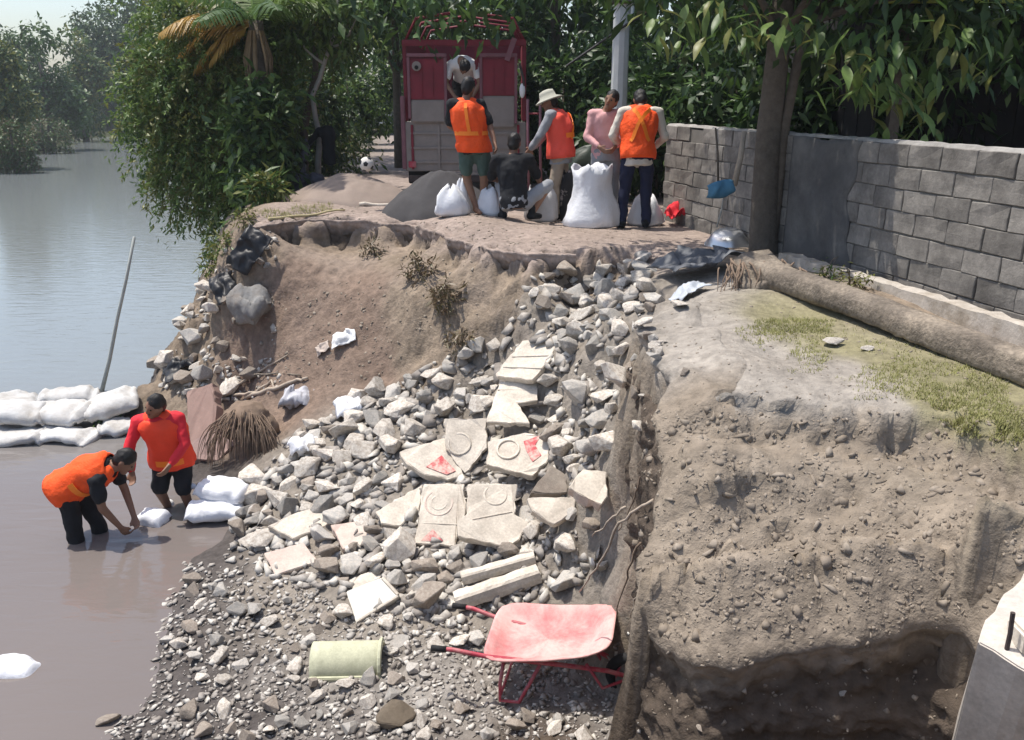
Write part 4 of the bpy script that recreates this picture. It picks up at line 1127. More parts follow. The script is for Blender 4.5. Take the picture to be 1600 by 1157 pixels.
# ------------------------------------------------------------------ broken slabs traced to their own planes
SLABC = {}
def plane_hit(px, py, c, n):
    d = ray(px, py)
    return CAMLOC + d * ((c - CAMLOC).dot(n) / d.dot(n))
def slab(name, label, poly, n, th, mat_=None, lift=.05, rough=.008, cat='slab', group=None, marks=(), depth_z=None, seg=.05):
    n = Vector(n).normalized(); th = th * 1.35; rough = rough * 1.5
    cx = sum(p[0] for p in poly) / len(poly); cy = sum(p[1] for p in poly) / len(poly)
    c, _ = hit(cx, cy)
    c = c + Vector((0, 0, lift + th))
    # keep the centre on the same line of sight
    d = ray(cx, cy); c = CAMLOC + d * ((c.y) / d.y)
    for it in range(40):
        P = [plane_hit(x, y, c, n) for x, y in poly]
        low = min((q.z - gz(q.x, q.y)) for q in P + [c])
        if low > -.01 + (.0 if lift < .03 else .02): break
        c = CAMLOC + (c - CAMLOC) * .996
    g = random.Random(int(cx * 7 + cy))
    out = []
    for i in range(len(P)):
        a, b = P[i], P[(i + 1) % len(P)]
        k = max(1, int((b - a).length / seg))
        for j in range(k):
            q = a.lerp(b, j / k)
            if j: q = q + Vector((g.uniform(-1, 1), g.uniform(-1, 1), 0)) * rough
            out.append(q)
    e = empty(name, c - n * th)
    tag(e, label, cat, group)
    bm = bmesh.new()
    vs = [bm.verts.new(q - e.location) for q in out]
    f = bm.faces.new(vs)
    f.normal_update()
    if f.normal.dot(n) < 0: f.normal_flip()
    r = bmesh.ops.extrude_face_region(bm, geom=[f])
    nv = [v for v in r['geom'] if isinstance(v, bmesh.types.BMVert)]
    for v in nv: v.co -= n * th * g.uniform(.75, 1.15) + Vector((g.uniform(-1, 1), g.uniform(-1, 1), 0)) * rough
    bmesh.ops.recalc_face_normals(bm, faces=bm.faces)
    es = [ed for ed in bm.edges if len(ed.link_faces) == 2 and ed.calc_face_angle(0) > .9]
    bmesh.ops.bevel(bm, geom=es, offset=.006, segments=2, affect='EDGES', clamp_overlap=True)
    me = bpy.data.meshes.new('slab_body'); bm.to_mesh(me); bm.free()
    me.materials.append(mat_ or M_slab)
    o = bpy.data.objects.new('slab_body', me); link(o, e)
    lr = P[1] - P[0]; ux = (lr - n * lr.dot(n)).normalized(); uy = n.cross(ux)
    for mk in marks:
        kind, mx, my = mk[:3]
        q = plane_hit(mx, my, c, n) - e.location
        d_ = (q + e.location - CAMLOC).length
        if kind == 'ring':
            r0 = mk[3] / FPX * d_
            rings = []
            for k in range(28):
                a = 2 * math.pi * k / 28; rd = ux * math.cos(a) + uy * math.sin(a)
                cc = q + rd * r0
                rings.append([cc - rd * .012 - n * .004, cc - rd * .008 + n * .008, cc + rd * .008 + n * .008, cc + rd * .012 - n * .004])
            rings.append(rings[0])
            MB().loft(rings, True, False).build('raised_ring', mk[4] if len(mk) > 4 else M_slab, e, smooth=True)
        if kind == 'poly':
            pts = [plane_hit(x, y, c, n) - e.location for x, y in mk[3]]
            m_ = MB(); k = len(pts)
            m_.add([p + n * .003 for p in pts] + [p - n * .004 for p in pts], [tuple(range(k)), tuple(range(2 * k - 1, k - 1, -1))] + [(i, k + i, k + (i + 1) % k, (i + 1) % k) for i in range(k)])
            m_.build('red_patch', mk[4] if len(mk) > 4 else M_redpaint, e)
        if kind == 'bar':
            a = plane_hit(*mk[3], c, n) - e.location; b = plane_hit(*mk[4], c, n) - e.location
            MB().tube([a + n * .003, b + n * .003], mk[5], 6).build('raised_rib', M_slab, e)
    SLABC[name] = (c, n)
    rr = max((p - c).length for p in P)
    placed.append((c.x, c.y, rr * .62))
    return e
N1 = (-.05, -.45, .9)
slab('cement_board', 'long pale cement board leaning at the top of the rubble', [(774,584),(816,532),(872,531),(862,560),(832,594),(776,588)], (-.25, -.50, .85), .05, lift=.10, marks=[('bar', 0, 0, (800, 558), (858, 556), .007), ('bar', 0, 0, (786, 574), (846, 576), .007)])
slab('cement_board', 'notched pale cement board lying below the leaning board', [(780,597),(842,597),(840,626),(808,630),(828,662),(760,660),(770,628)], (-.1, -.5, .85), .045, lift=.06, marks=[('bar', 0, 0, (778, 610), (836, 610), .006)])
slab('patterned_slab', 'upright patterned slab fragment with faint ring above the red-marked pieces', [(694,654),(760,654),(761,700),(726,740),(697,702)], (-.05, -.75, .65), .06, lift=.12, marks=[('ring', 718, 694, 17)])
slab('patterned_slab', 'broken slab with a faded red wedge left of the ringed fragment', [(624,706),(694,684),(726,744),(700,750),(656,738),(636,726)], (.1, -.45, .85), .06, lift=.04, marks=[('poly', 0, 0, [(666, 730), (690, 712), (712, 736), (698, 742)])])
slab('patterned_slab', 'patterned slab with ring and red chevron below the notched board', [(762,690),(820,676),(862,684),(858,716),(832,744),(760,726)], (-.1, -.55, .82), .06, lift=.08, marks=[('ring', 794, 702, 17), ('poly', 0, 0, [(818, 690), (846, 680), (836, 696), (846, 712), (832, 722), (822, 704)])])
slab('patterned_slab', 'patterned slab with a clear ring and red triangle in the middle rubble', [(662,756),(726,756),(727,804),(711,853),(646,849),(656,796)], (-.05, -.62, .78), .06, lift=.10, marks=[('ring', 686, 786, 21, M_slabpink), ('ring', 686, 786, 12, M_slab), ('poly', 0, 0, [(658, 846), (674, 824), (692, 846)]), ('bar', 0, 0, (662, 818), (716, 820), .006)])
slab('patterned_slab', 'wide cream slab with an arc pattern right of the red triangle slab', [(731,756),(808,756),(804,804),(832,821),(796,856),(716,838),(714,813),(729,804)], (.05, -.55, .82), .06, lift=.10, marks=[('ring', 774, 774, 17), ('bar', 0, 0, (738, 812), (800, 800), .006)])
slab('broken_slab', 'smooth pale slab wedged left of the red triangle slab', [(586,800),(660,757),(655,798),(626,822),(596,818)], (.1, -.4, .9), .06, lift=.03)
slab('broken_slab', 'flat pale slab beside the stones above the thin pinkish tile', [(417,822),(466,800),(512,788),(517,818),(458,842)], (0, -.3, .95), .06, lift=.03)
slab('broken_slab', 'pink-stained broken slab end in the rubble near the water side', [(516,820),(556,815),(590,832),(576,850),(536,858)], (0, -.4, .9), .08, M_slabpink, lift=.03)
slab('pinkish_tile', 'pinkish rectangular tile lying near the water side of the rubble', [(412,864),(474,848),(497,878),(430,899)], (-.05, -.5, .86), .055, M_slabpink, lift=.05, rough=.003)
slab('frame_slab', 'off-white framed panel piece tilted in the gravel above the ridge tile', [(541,924),(598,902),(624,930),(557,975)], (-.1, -.55, .83), .06, mat('offwhite_panel', (.66, .64, .58), var=.08, bump=.2), lift=.06, rough=.002, marks=[('bar', 0, 0, (598, 904), (622, 930), .014), ('bar', 0, 0, (557, 972), (622, 932), .014)])
slab('broken_slab', 'five-sided broken grey-cream slab right of the arc slab', [(824,778),(900,776),(897,800),(866,820),(832,798)], (.05, -.6, .8), .06, lift=.06)
slab('broken_slab', 'bright jagged slab piece at the right edge of the rubble', [(888,762),(912,733),(948,737),(949,776),(940,789)], (.1, -.5, .85), .07, lift=.06)
slab('broken_slab', 'brown flat stone slab between the chevron slab and the five-sided slab', [(828,772),(862,726),(886,744),(886,770)], (.15, -.5, .85), .06, M_rockb, lift=.02)
gbp, _ = hit(940, 660)
o = bpy.data.objects.new('boulder', rock_mesh(391, M_rock, .6, 18)); link(o); o.location = gbp + Vector((0, 0, .03)); o.scale = (.20, .16, .13); o.rotation_euler = (.15, -.1, .9)
tag(o, 'large grey boulder at the right side of the rubble below the leaning boards', 'boulder'); placed.append((gbp.x, gbp.y, .15))
slab('broken_slab', 'small cream slab chip beside the frame panel', [(545,906),(600,884),(612,900),(552,922)], (0, -.35, .94), .04, lift=.02)
slab('broken_slab', 'flat grey stone lying on the gravel right of the ridge tile', [(588,1004),(606,990),(640,992),(634,1008),(612,1020)], (0, -.2, .98), .04, M_rock, lift=.01)
mbp, _ = hit(620, 1122)
o = bpy.data.objects.new('boulder', rock_mesh(377, mat('mud_boulder', (.135, .108, .078), var=.25, bump=.5, bscale=30, fine=.15), .6)); link(o); o.location = mbp + Vector((0, 0, .03)); o.scale = (.19, .17, .12); o.rotation_euler = (.1, .1, .6)
tag(o, 'mud-brown boulder half buried at the bottom of the gravel', 'boulder'); placed.append((mbp.x, mbp.y, .14))
fb = slab('concrete_footing', 'pale concrete footing block with a short steel bar at the right picture edge', [(1528,1004),(1540,968),(1562,938),(1600,895),(1720,860),(1720,1080),(1660,1080)], (-.12, -.30, .95), .60, mat('tan_concrete', (.50, .455, .40), var=.2, scale=5, bump=.4, bscale=40, fine=.1), lift=.0, cat='footing', rough=.006)
c_, n_f = SLABC['concrete_footing']
q_ = plane_hit(1596, 1012, c_, n_f) - fb.location
MB().box(q_ + Vector((.12, .02, .035)), (.28, .14, .09)).build('plinth', M_slab, fb, bevel=.012)
MB().box(q_ + Vector((.14, .03, .10)), (.18, .09, .04)).build('loose_cap', M_slab, fb, bevel=.01)
MB().tube([q_ + Vector((-.055, .0, -.02)), q_ + Vector((-.053, 0, .06)), q_ + Vector((-.056, .002, .15))], .009, 8).build('steel_bar', M_rust, fb)
def baluster(px0, py0, px1, py1, r, label, flat=1.0):
    a, _ = hit(px0, py0); b, _ = hit(px1, py1)
    mid = (a + b) / 2
    e = empty('broken_post', mid); tag(e, label, 'concrete post')
    d = (b - a); n = 14; rings = []
    up = Vector((0, 0, 1)); sd = d.normalized().cross(up).normalized(); u2 = sd.cross(d.normalized())
    for i in range(n):
        t = i / (n - 1)
        c = a + d * t - mid + Vector((0, 0, r * .9))
        rings.append([c + (sd * math.copysign(abs(math.cos(q)) ** .6, math.cos(q)) + u2 * math.copysign(abs(math.sin(q)) ** .6, math.sin(q))) * r * (1 + .06 * math.sin(t * 18) + random.uniform(-.04, .04)) for q in [2 * math.pi * k / 12 for k in range(12)]])
    MB().loft(rings).build('post_body', M_slab, e, smooth=False)
    placed.append((mid.x, mid.y, .2)); placed.append((a.x, a.y, .1)); placed.append((b.x, b.y, .1))
baluster(722, 912, 836, 880, .05, 'upper of the two pale broken posts behind the wheelbarrow')
baluster(712, 952, 842, 908, .07, 'lower of the two pale broken posts behind the wheelbarrow')

# cream ridge tile
tl0, _ = hit(542, 1052)
rtile = empty('ridge_tile', tl0, .03)
tag(rtile, 'cream-green curved ridge tile lying on the gravel left of the wheelbarrow', 'roof tile')
def half_shell(L, r, th, a0, a1, n=14):
    rings = []
    for i in range(9):
        x = -L / 2 + L * i / 8
        o1 = [Vector((x, -math.cos(a) * r, math.sin(a) * r)) for a in [a0 + (a1 - a0) * k / n for k in range(n + 1)]]
        o2 = [Vector((x, -math.cos(a) * (r - th), math.sin(a) * (r - th))) for a in [a1 + (a0 - a1) * k / n for k in range(n + 1)]]
        rings.append(o1 + o2)
    return MB().loft(rings)
half_shell(.50, .155, .022, R(-2), R(165)).build('shell', M_tile, rtile, smooth=True).location = (0, .08, .015)
MB().box((0, -.085, .030), (.50, .028, .035)).build('lip', M_tile, rtile, bevel=.006)
MB().tube([(.236, -.075 + .08 - .0, .02)] + [(.236, .08 - math.cos(a) * .163, math.sin(a) * .163 + .015) for a in [R(5 + 16 * k) for k in range(11)]], .014, 6).build('end_rim', M_tile, rtile)
rtile.rotation_euler = (R(8), 0, R(2))
placed += [(tl0.x + dx, tl0.y + .06, .1) for dx in (-.2, -.1, 0, .1, .2)]

# ------------------------------------------------------------------ wheelbarrow
wc, _ = hit(862, 1070)
wc.x -= .03; wc.z = max(gz(wc.x - .35, wc.y - .18), gz(wc.x - .25, wc.y + .3)) + .01
wbr = empty('wheelbarrow', (wc.x, wc.y, wc.z), R(-12))
wbr.scale = (.93, .93, .93)
tag(wbr, 'faded red wheelbarrow tipped on the gravel with handles to the left', 'wheelbarrow')
placed += [(wc.x + dx, wc.y + dy, .16) for dx in (-.35, -.15, .05, .25, .4) for dy in (-.15, .05, .2)]
def tray():
    rings = []
    n = 64
    def ring(lx, ly, z, p, sh):
        out = []
        for k in range(n):
            a = 2 * math.pi * k / n
            ca, sa = math.cos(a), math.sin(a)
            x = lx * math.copysign(abs(ca) ** p, ca); y = ly * math.copysign(abs(sa) ** p, sa)
            zz_ = z + (0.06 * max(0, x / lx) ** 2 * (z > .03)) + random.uniform(-.004, .004)
            out.append(Vector((x + sh, y * (1 - .12 * x / lx), zz_)))
        return out
    prof = [(.02, .02, 0, 1, 0), (.27, .18, .0, .42, -.02), (.32, .21, .008, .40, 0), (.39, .255, .04, .38, .02), (.45, .30, .070, .36, .03), (.468, .316, .073, .36, .03), (.468, .316, .060, .36, .03), (.445, .295, .058, .36, .03), (.385, .25, .031, .38, .02), (.315, .204, .000, .40, 0), (.265, .175, -.010, .42, -.02), (.02, .02, -.010, 1, 0)]
    for p in prof: rings.append(ring(*p))
    return MB().loft(rings)
TM = Matrix.Rotation(R(-5), 4, 'Y') @ Matrix.Rotation(R(9), 4, 'X')
to = tray().build('tray', M_tray, wbr, smooth=True); to.location = (.0, .04, .36); to.rotation_euler = (R(5), R(-7), 0)
for s_ in (-1, 1):
    MB().tube([(-.74, s_ * .28, .39), (-.64, s_ * .275, .39), (-.4, s_ * .24, .345), (.1, s_ * .19, .32), (.45, s_ * .08, .24), (.60, s_ * .06, .20)], .017, 8).build('handle', M_redmet, wbr, smooth=True)
    MB().tube([(-.80, s_ * .282, .39), (-.69, s_ * .28, .39)], .022, 8).build('grip', M_rubber, wbr, smooth=True)
    MB().tube([(-.28, s_ * .22, .33), (-.30, s_ * .26, .15), (-.30, s_ * .27, .015), (-.16, s_ * .26, .012), (-.02, s_ * .21, .31)], .014, 7).build('leg', M_redmet, wbr, smooth=True)
    MB().tube([(.30, s_ * .13, .31), (.42, s_ * .12, .12), (.60, s_ * .07, .19)], .012, 7).build('brace', M_redmet, wbr, smooth=True)
wh = empty('wheel', (0, 0, 0)); wh.parent = wbr; wh.location = (.60, 0, .175)
rings = []
for k in range(24):
    a = 2 * math.pi * k / 24; rd = Vector((math.cos(a), 0, math.sin(a)))
    rings.append([rd * (.135 + .042 * math.cos(b)) + Vector((0, .042 * math.sin(b), 0)) for b in [2 * math.pi * j / 10 for j in range(10)]])
rings.append(rings[0])
MB().loft(rings, True, False).build('tyre', M_rubber, wh, smooth=True)
MB().tube([(0, -.028, 0), (0, .028, 0)], .10, 18).build('rim', M_redmet, wh)
MB().tube([(0, -.075, 0), (0, .075, 0)], .012, 8).build('axle', M_rust, wh)
MB().tube([(-.295, -.27, .06), (-.295, .27, .06)], .01, 6).build('leg_crossbar', M_redmet, wbr)

# ------------------------------------------------------------------ sacks
def pillow_mesh(l, w, h, seed, mat_, sag=.0, wr=.018, nx=26, ny=18):
    g = random.Random(seed); top = []; bot = []
    pts = []
    for s_ in (1, -1):
        for i in range(nx + 1):
            for j in range(ny + 1):
                u = -1 + 2 * i / nx; v = -1 + 2 * j / ny
                th = (max(0, 1 - abs(u) ** 3.2) ** .55) * (max(0, 1 - abs(v) ** 3.0) ** .55)
                x = u * l / 2 * (1 - .10 * (1 - abs(v)) * 0 - .06 * v * v); y = v * w / 2 * (1 - .10 * u * u)
                pts.append((x, y, s_ * h / 2 * th * (1 if s_ > 0 else .75) - sag * u * u))
    P = np.array(pts)
    P += (fbm(P * (3.2 / l) + seed, 3, seed)[:, None] * np.array([wr, wr, wr * 1.6]))
    P[:, 2] += wr * .8 * np.sin(P[:, 0] * 38 + 3 * fbm(P * 5, 2, seed)) * np.exp(-((np.abs(P[:, 0]) - l * .42) / (l * .12)) ** 2)
    n1 = (nx + 1) * (ny + 1)
    F_ = []
    for i in range(nx):
        for j in range(ny):
            a = i * (ny + 1) + j
            F_.append((a, a + ny + 1, a + ny + 2, a + 1)); F_.append((n1 + a, n1 + a + 1, n1 + a + ny + 2, n1 + a + ny + 1))
    me = bpy.data.meshes.new('sack_body'); me.from_pydata([tuple(p) for p in P], [], F_)
    bm = bmesh.new(); bm.from_mesh(me); bmesh.ops.remove_doubles(bm, verts=bm.verts, dist=.012); bmesh.ops.recalc_face_normals(bm, faces=bm.faces)
    bm.to_mesh(me); bm.free()
    me.materials.append(mat_); me.polygons.foreach_set('use_smooth', [True] * len(me.polygons))
    return me
def sandbag(label, px, py, l, w, h, rz, seed, mat_=None, tilt=(0, 0), z=None, group=None, Y=None, tie=True, wr=.018, sag=0):
    if Y is not None: p = at_y(px, py, Y)
    elif z is not None: p = at_z(px, py, z)
    else: p, _ = hit(px, py); p = p + Vector((0, 0, h * .32))
    gj = random.Random(seed * 5); e = empty('sandbag', p); e.rotation_euler = (tilt[0] + gj.uniform(-.12, .12), tilt[1] + gj.uniform(-.08, .08), rz + gj.uniform(-.1, .1)); wr = wr * 1.5; sag = sag + gj.uniform(0, .04)
    tag(e, label, 'sandbag', group)
    m_ = mat_ or M_sack
    if mat_ is M_sackd: h *= .86; wr *= 1.35
    o = bpy.data.objects.new('sack_body', pillow_mesh(l, w, h, seed, m_, sag, wr)); link(o, e)
    if tie:
        g = random.Random(seed)
        rings = []
        for i in range(7):
            t = i / 6; r0 = [.07, .045, .022, .02, .035, .05, .055][i] * w / .4
            rings.append([Vector((l / 2 - .03 + t * .13, math.cos(a) * r0 * (1 + .2 * math.sin(3 * a + i)), math.sin(a) * r0 * .6 - t * .03)) for a in [2 * math.pi * k / 12 for k in range(12)]])
        MB().loft(rings).build('tied_neck', m_, e, smooth=True)
        MB().tube([(l / 2 + .02, math.cos(a) * .026, math.sin(a) * .02) for a in [2 * math.pi * k / 10 for k in range(11)]], .006, 5).build('tie_string', M_rust, e)
    placed.append((p.x, p.y, l * .4))
    return e
# dam of sandbags across the shallow
DG = None
sandbag('leftmost big white sandbag on top of the low dam', 20, 645, .95, .6, .30, .05, 1, M_sackd, Y=10.35, tie=False)
sandbag('white sandbag second from the left on the dam front', 92, 645, .85, .55, .28, -.1, 2, M_sackd, Y=10.45, tie=True)
sandbag('pale flat sandbag at the bank end of the dam', 172, 632, .72, .55, .30, .35, 3, M_sackd, Y=10.6, tilt=(.0, -.22), tie=False)
sandbag('rear left white sandbag on the dam beside the bamboo pole', 20, 628, .7, .5, .22, .2, 4, M_sackd, Y=10.95, tie=False)
sandbag('rear white sandbag on the dam left of the bamboo pole', 108, 618, .75, .5, .24, .25, 5, M_sackd, Y=11.05)
sandbag('lower sunken grey sandbag at the left foot of the dam', 20, 682, .9, .5, .22, .1, 6, M_sackd, Y=10.05, tie=False)
sandbag('lower sunken grey sandbag in the middle foot of the dam', 105, 680, .8, .5, .20, -.25, 7, M_sackd, Y=10.1, tie=False)
sandbag('small grey sandbag below the pale flat one at the dam end', 185, 668, .5, .4, .2, .4, 8, M_sackd, Y=10.3, tie=False)
sandbag('upper bright white sandbag with tied neck at the water edge', 348, 766, .50, .34, .24, 3.05, 9, Y=8.12, tilt=(-.1, -.1))
sandbag('lower bright white sandbag under the tied one at the water edge', 335, 798, .58, .36, .20, 3.3, 10, Y=7.95, tie=False)
sandbag('small white sandbag being set into the water by the bending worker', 236, 812, .36, .26, .2, 2.9, 11, Y=7.9, tilt=(0, .1))
sandbag('lone white sandbag lying in the water at the left edge', 18, 1050, .50, .26, .22, -.05, 12, Y=5.55, tie=False, wr=.012, sag=.05)
sandbag('white torn sack in the rubble above the grey stones', 550, 642, .38, .28, .16, .4, 13, tilt=(.3, .1), wr=.03)
sandbag('crumpled white sack at the left side of the rubble', 476, 706, .36, .24, .16, 1.0, 14, tilt=(.3, 0), wr=.035, tie=False)
sandbag('grey-white crumpled plastic sack below the sticks', 466, 632, .40, .30, .22, .2, 15, mat('grey_white_plastic', (.42, .42, .45), rough=.5, var=.2, scale=8, bump=.5, bscale=16), wr=.05, tie=False)
sandbag('grey rounded sack lodged in the bank left of the mud slope', 398, 490, .58, .48, .36, 1.2, 16, mat('grey_sack', (.24, .235, .225), rough=.85, var=.25, bump=.8, bscale=14, bdist=.02, col2=(.17, .15, .13)), tilt=(.5, .2), tie=False, wr=.05)

# white rag on the mud
def rag(label, px, py, l, w, h, seed, m_, cat='rag', rz=0, amp=.5):
    p, n = hit(px, py)
    g = np.random.default_rng(seed); nx_ = 22; ny_ = 14
    u, v = np.meshgrid(np.linspace(-1, 1, nx_), np.linspace(-1, 1, ny_))
    P = np.stack([u.ravel() * l / 2, v.ravel() * w / 2, np.zeros(nx_ * ny_)], 1)
    P[:, 2] = h * (.5 + .5 * fbm(P * (4 / l) + seed, 3, seed)) * (1 - .5 * (u.ravel() ** 2))
    P[:, :2] += np.stack([fbm(P * 9 + 3, 2, seed + 1), fbm(P * 9 + 8, 2, seed + 2)], 1) * l * .10
    P[:, 2] = np.maximum(P[:, 2], .005)
    a = (np.arange(ny_ - 1)[:, None] * nx_ + np.arange(nx_ - 1)[None]).ravel()
    me = mesh_np('rag', P, np.stack([a, a + 1, a + nx_ + 1, a + nx_], 1), m_, True)
    o = bpy.data.objects.new('cloth_rag', me); link(o); o.location = p + n * .01
    o.rotation_mode = 'QUATERNION'
    o.rotation_quaternion = Vector((0, 0, 1)).rotation_difference(n) @ Quaternion((0, 0, 1), rz)
    md = o.modifiers.new('thick', 'SOLIDIFY'); md.thickness = .006
    tag(o, label, cat)
    return o
rag('crumpled white rag lying on the mud slope', 540, 532, .30, .18, .13, 3, M_white)
rag('small dirty white rag beside the crumpled one on the mud', 506, 546, .22, .12, .07, 4, mat('dirty_cloth', (.5, .42, .36), var=.2))
rag('black plastic sheet caught on the bank crest above the mud', 390, 392, .55, .34, .20, 5, M_black, 'plastic sheet', 1.0)
rag('black plastic hanging lower on the left bank', 352, 452, .30, .40, .12, 6, M_black, 'plastic sheet', .4)
rag('black plastic heap behind the red-shirted worker', 292, 580, .55, .40, .24, 7, M_black, 'plastic sheet', .5)
rag('crumpled dark grey plastic sheet below the metal basin', 1095, 425, .75, .55, .28, 8, M_greypl, 'plastic sheet', .3)
rag('pale grey plastic scrap at the foot of the dark sheet', 1080, 462, .30, .22, .12, 9, mat('pale_plastic', (.45, .48, .52), rough=.4), 'plastic scrap', .3)
rag('red cloth bundle on the lane edge beside the block wall', 1060, 352, .36, .30, .42, 10, M_redcloth, 'cloth')
rag('blue-white plastic scrap right of the navy trousers', 1022, 345, .28, .2, .14, 11, mat('bluewhite_plastic', (.5, .55, .66), rough=.4), 'plastic scrap')
rag('greenish white plastic bag against the far block wall', 1086, 300, .26, .3, .36, 12, mat('greenish_plastic', (.42, .48, .36), rough=.5), 'plastic bag')

# basin
bp_, _ = hit(1136, 384)
bs = empty('metal_basin', bp_ + Vector((0, 0, .02)), .3); tag(bs, 'shiny tin basin overturned on the ground at the tree foot', 'basin')
rings = [[Vector((math.cos(a) * r_, math.sin(a) * r_, z_)) for a in [2 * math.pi * k / 28 for k in range(28)]] for r_, z_ in [(.235, -.01), (.24, .0), (.225, .012), (.21, .03), (.175, .10), (.14, .125), (.05, .13), (.01, .13)]]
MB().loft(rings).build('bowl', M_metal, bs, smooth=True)
MB().tube([(math.cos(a) * .236, math.sin(a) * .236, .002) for a in [2 * math.pi * k / 28 for k in range(29)]], .008, 6).build('rolled_rim', M_metal, bs, smooth=True)
bs.rotation_euler = (R(14), R(-16), .3)

# stakes and the blue cloth near the wall
def stake(label, px0, py0, px1, py1, Y, r, m_=None):
    a = at_y(px0, py0, Y); b = at_y(px1, py1, Y + .1)
    o = MB().tube([Vector((0, 0, 0)), (b - a) * .5 + Vector((.01, 0, 0)), b - a], [r, r * .9, r * .8], 7).build('wooden_stake', m_ or M_wood, smooth=True)
    o.location = a; tag(o, label, 'stake'); return o
stake('pale split plank leaning on the wall left of the tree trunk', 1147, 290, 1163, 206, 8.6, .03)
stake('thin pole leaning between the plank and green bag', 1122, 285, 1118, 200, 8.8, .012, M_bark)
stake('thin stick standing in the ground under the blue cloth', 1120, 355, 1132, 300, 8.4, .009, M_barkp)
bc = MB()
P0 = at_y(1124, 300, 8.35)
rings = []
for i in range(10):
    t = i / 9
    rings.append([Vector((-.10 + .22 * t + .02 * math.cos(a * 2 + t * 5), math.cos(a) * (.05 + .02 * math.sin(t * 7)), math.sin(a) * (.055 + .03 * math.sin(t * 3.1)) + .05 * t)) for a in [2 * math.pi * k / 12 for k in range(12)]])
o = bc.loft(rings).build('blue_rag', M_blue, smooth=True); o.location = P0; tag(o, 'blue knotted rag tied on a stick by the tree', 'rag')
# ------------------------------------------------------------------ sticks and roots
def stick(name, label, pts, r, m_, cat='stick', px=True, lift=.03, group=None):
    W_ = []
    for p in pts:
        if px:
            q, n = hit(p[0], p[1]); q = q + Vector((0, 0, lift + (p[2] if len(p) > 2 else 0)))
        else: q = Vector(p)
        W_.append(q)
    o0 = W_[0]
    # subdivide with a little wander
    S = [W_[0]]
    for a, b in zip(W_, W_[1:]):
        for k in range(1, 5):
            S.append(a.lerp(b, k / 4) + Vector((random.uniform(-1, 1), random.uniform(-1, 1), random.uniform(-1, 1))) * r * .5)
    n = len(S)
    o = MB().tube([q - o0 for q in S], [r * (1 - .5 * i / n) for i in range(n)], 7).build(name, m_, smooth=True)
    o.location = o0; tag(o, label, cat, group); return o
stick('bamboo_pole', 'tall grey bamboo pole standing in the water behind the dam', [at_y(156, 625, 11.9), at_y(211, 372, 12.0)], .032, mat('grey_bamboo', (.36, .37, .34), var=.15), 'pole', px=False)
stick('broken_branch', 'pale straight stick lying on the left bank below the mud', [(372, 606), (410, 582), (450, 560)], .02, M_wood)
stick('broken_branch', 'second thinner stick crossing under the pale one', [(380, 590), (430, 588), (470, 590)], .014, M_log)
stick('broken_branch', 'forked light branch beside the grey-white plastic', [(365, 622), (400, 616), (425, 600), (430, 612)], .02, M_root)
stick('broken_branch', 'curved bark strip at the top of the root fibre clump', [(385, 625), (430, 610), (460, 600), (480, 596)], .028, M_root)
stick('wood_batten', 'long thin batten lying on the bank lip above the mud', [(420, 346), (480, 340), (540, 331)], .022, mat('yellow_wood', (.42, .36, .2), var=.15), 'batten')
stick('white_pipe', 'pale pipe with dark open end lying in front of the brown sand', [(562, 322), (600, 322), (650, 321)], .032, M_slab, 'pipe', lift=.02)
def rooty(label, pts, r, m_=None):
    o0 = Vector(pts[0]); S = []
    for a, b in zip(pts, pts[1:]):
        for k in range(4): S.append(Vector(a).lerp(Vector(b), k / 4) + Vector((random.uniform(-1, 1), random.uniform(-1, 1), random.uniform(-1, 1))) * .012)
    S.append(Vector(pts[-1])); n = len(S)
    o = MB().tube([q - o0 for q in S], [r * (1 - .6 * i / n) for i in range(n)], 6).build('dangling_root', m_ or M_root, smooth=True)
    o.location = o0; tag(o, label, 'root')
rooty('long pale root hanging from the soil edge over the wheelbarrow', [at_y(1022, 783, 4.55), at_y(985, 800, 4.7), at_y(955, 840, 4.85), at_y(930, 890, 5.0), at_y(905, 925, 5.15)], .011)
rooty('second pale root branching beside the long one', [at_y(975, 790, 4.7), at_y(950, 818, 4.8), at_y(925, 838, 4.9)], .008)
rooty('dark root dangling from the soil edge by the tray corner', [at_y(1000, 850, 4.6), at_y(985, 885, 4.65), at_y(972, 920, 4.75), at_y(965, 960, 4.8)], .008, M_rootd)
rooty('thin root hanging on the soil flank above the wheel', [at_y(1005, 900, 4.4), at_y(996, 930, 4.4), at_y(985, 965, 4.45)], .006)
rooty('thin brown root hanging high on the soil flank', [at_y(1010, 720, 4.9), at_y(1000, 760, 4.95), at_y(980, 800, 5.0), at_y(966, 830, 5.0)], .007, M_rootd)
rooty('bent pale root sticking out of the shaded soil face', [at_y(1134, 1032, 3.45), at_y(1140, 1060, 3.42), at_y(1134, 1090, 3.42), at_y(1142, 1105, 3.42)], .006)
# fibre clump beside the worker
fp, _ = hit(388, 700)
fc = empty('root_fibre_clump', fp); tag(fc, 'brown mop of palm root fibres hanging beside the red-shirted worker', 'roots')
mb = MB().ball((0, .05, .34), (.26, .2, .18), 12, 8)
mb.ball((-.12, .05, .22), (.2, .16, .16), 10, 7); mb.ball((.15, .08, .2), (.2, .16, .18), 10, 7)
bake_remesh('root_ball', mb, .025, M_rootd, fc, 3, .5, .04, 4, 8)
mb = MB()
for k in range(170):
    a = random.uniform(-1, 1); p = Vector((a * .26, random.uniform(-.16, .02), .40 + random.uniform(-.08, .10) - .12 * a * a))
    dv = Vector((a * .45 + random.uniform(-.2, .2), -.45, .1)); pts = [p]
    for i in range(6):
        dv = (dv + Vector((random.uniform(-.12, .12), 0, -.42))).normalized(); p = p + dv * random.uniform(.06, .095); pts.append(p.copy())
    mb.tube(pts, [.006, .006, .005, .005, .004, .003, .002], 4, cap=False)
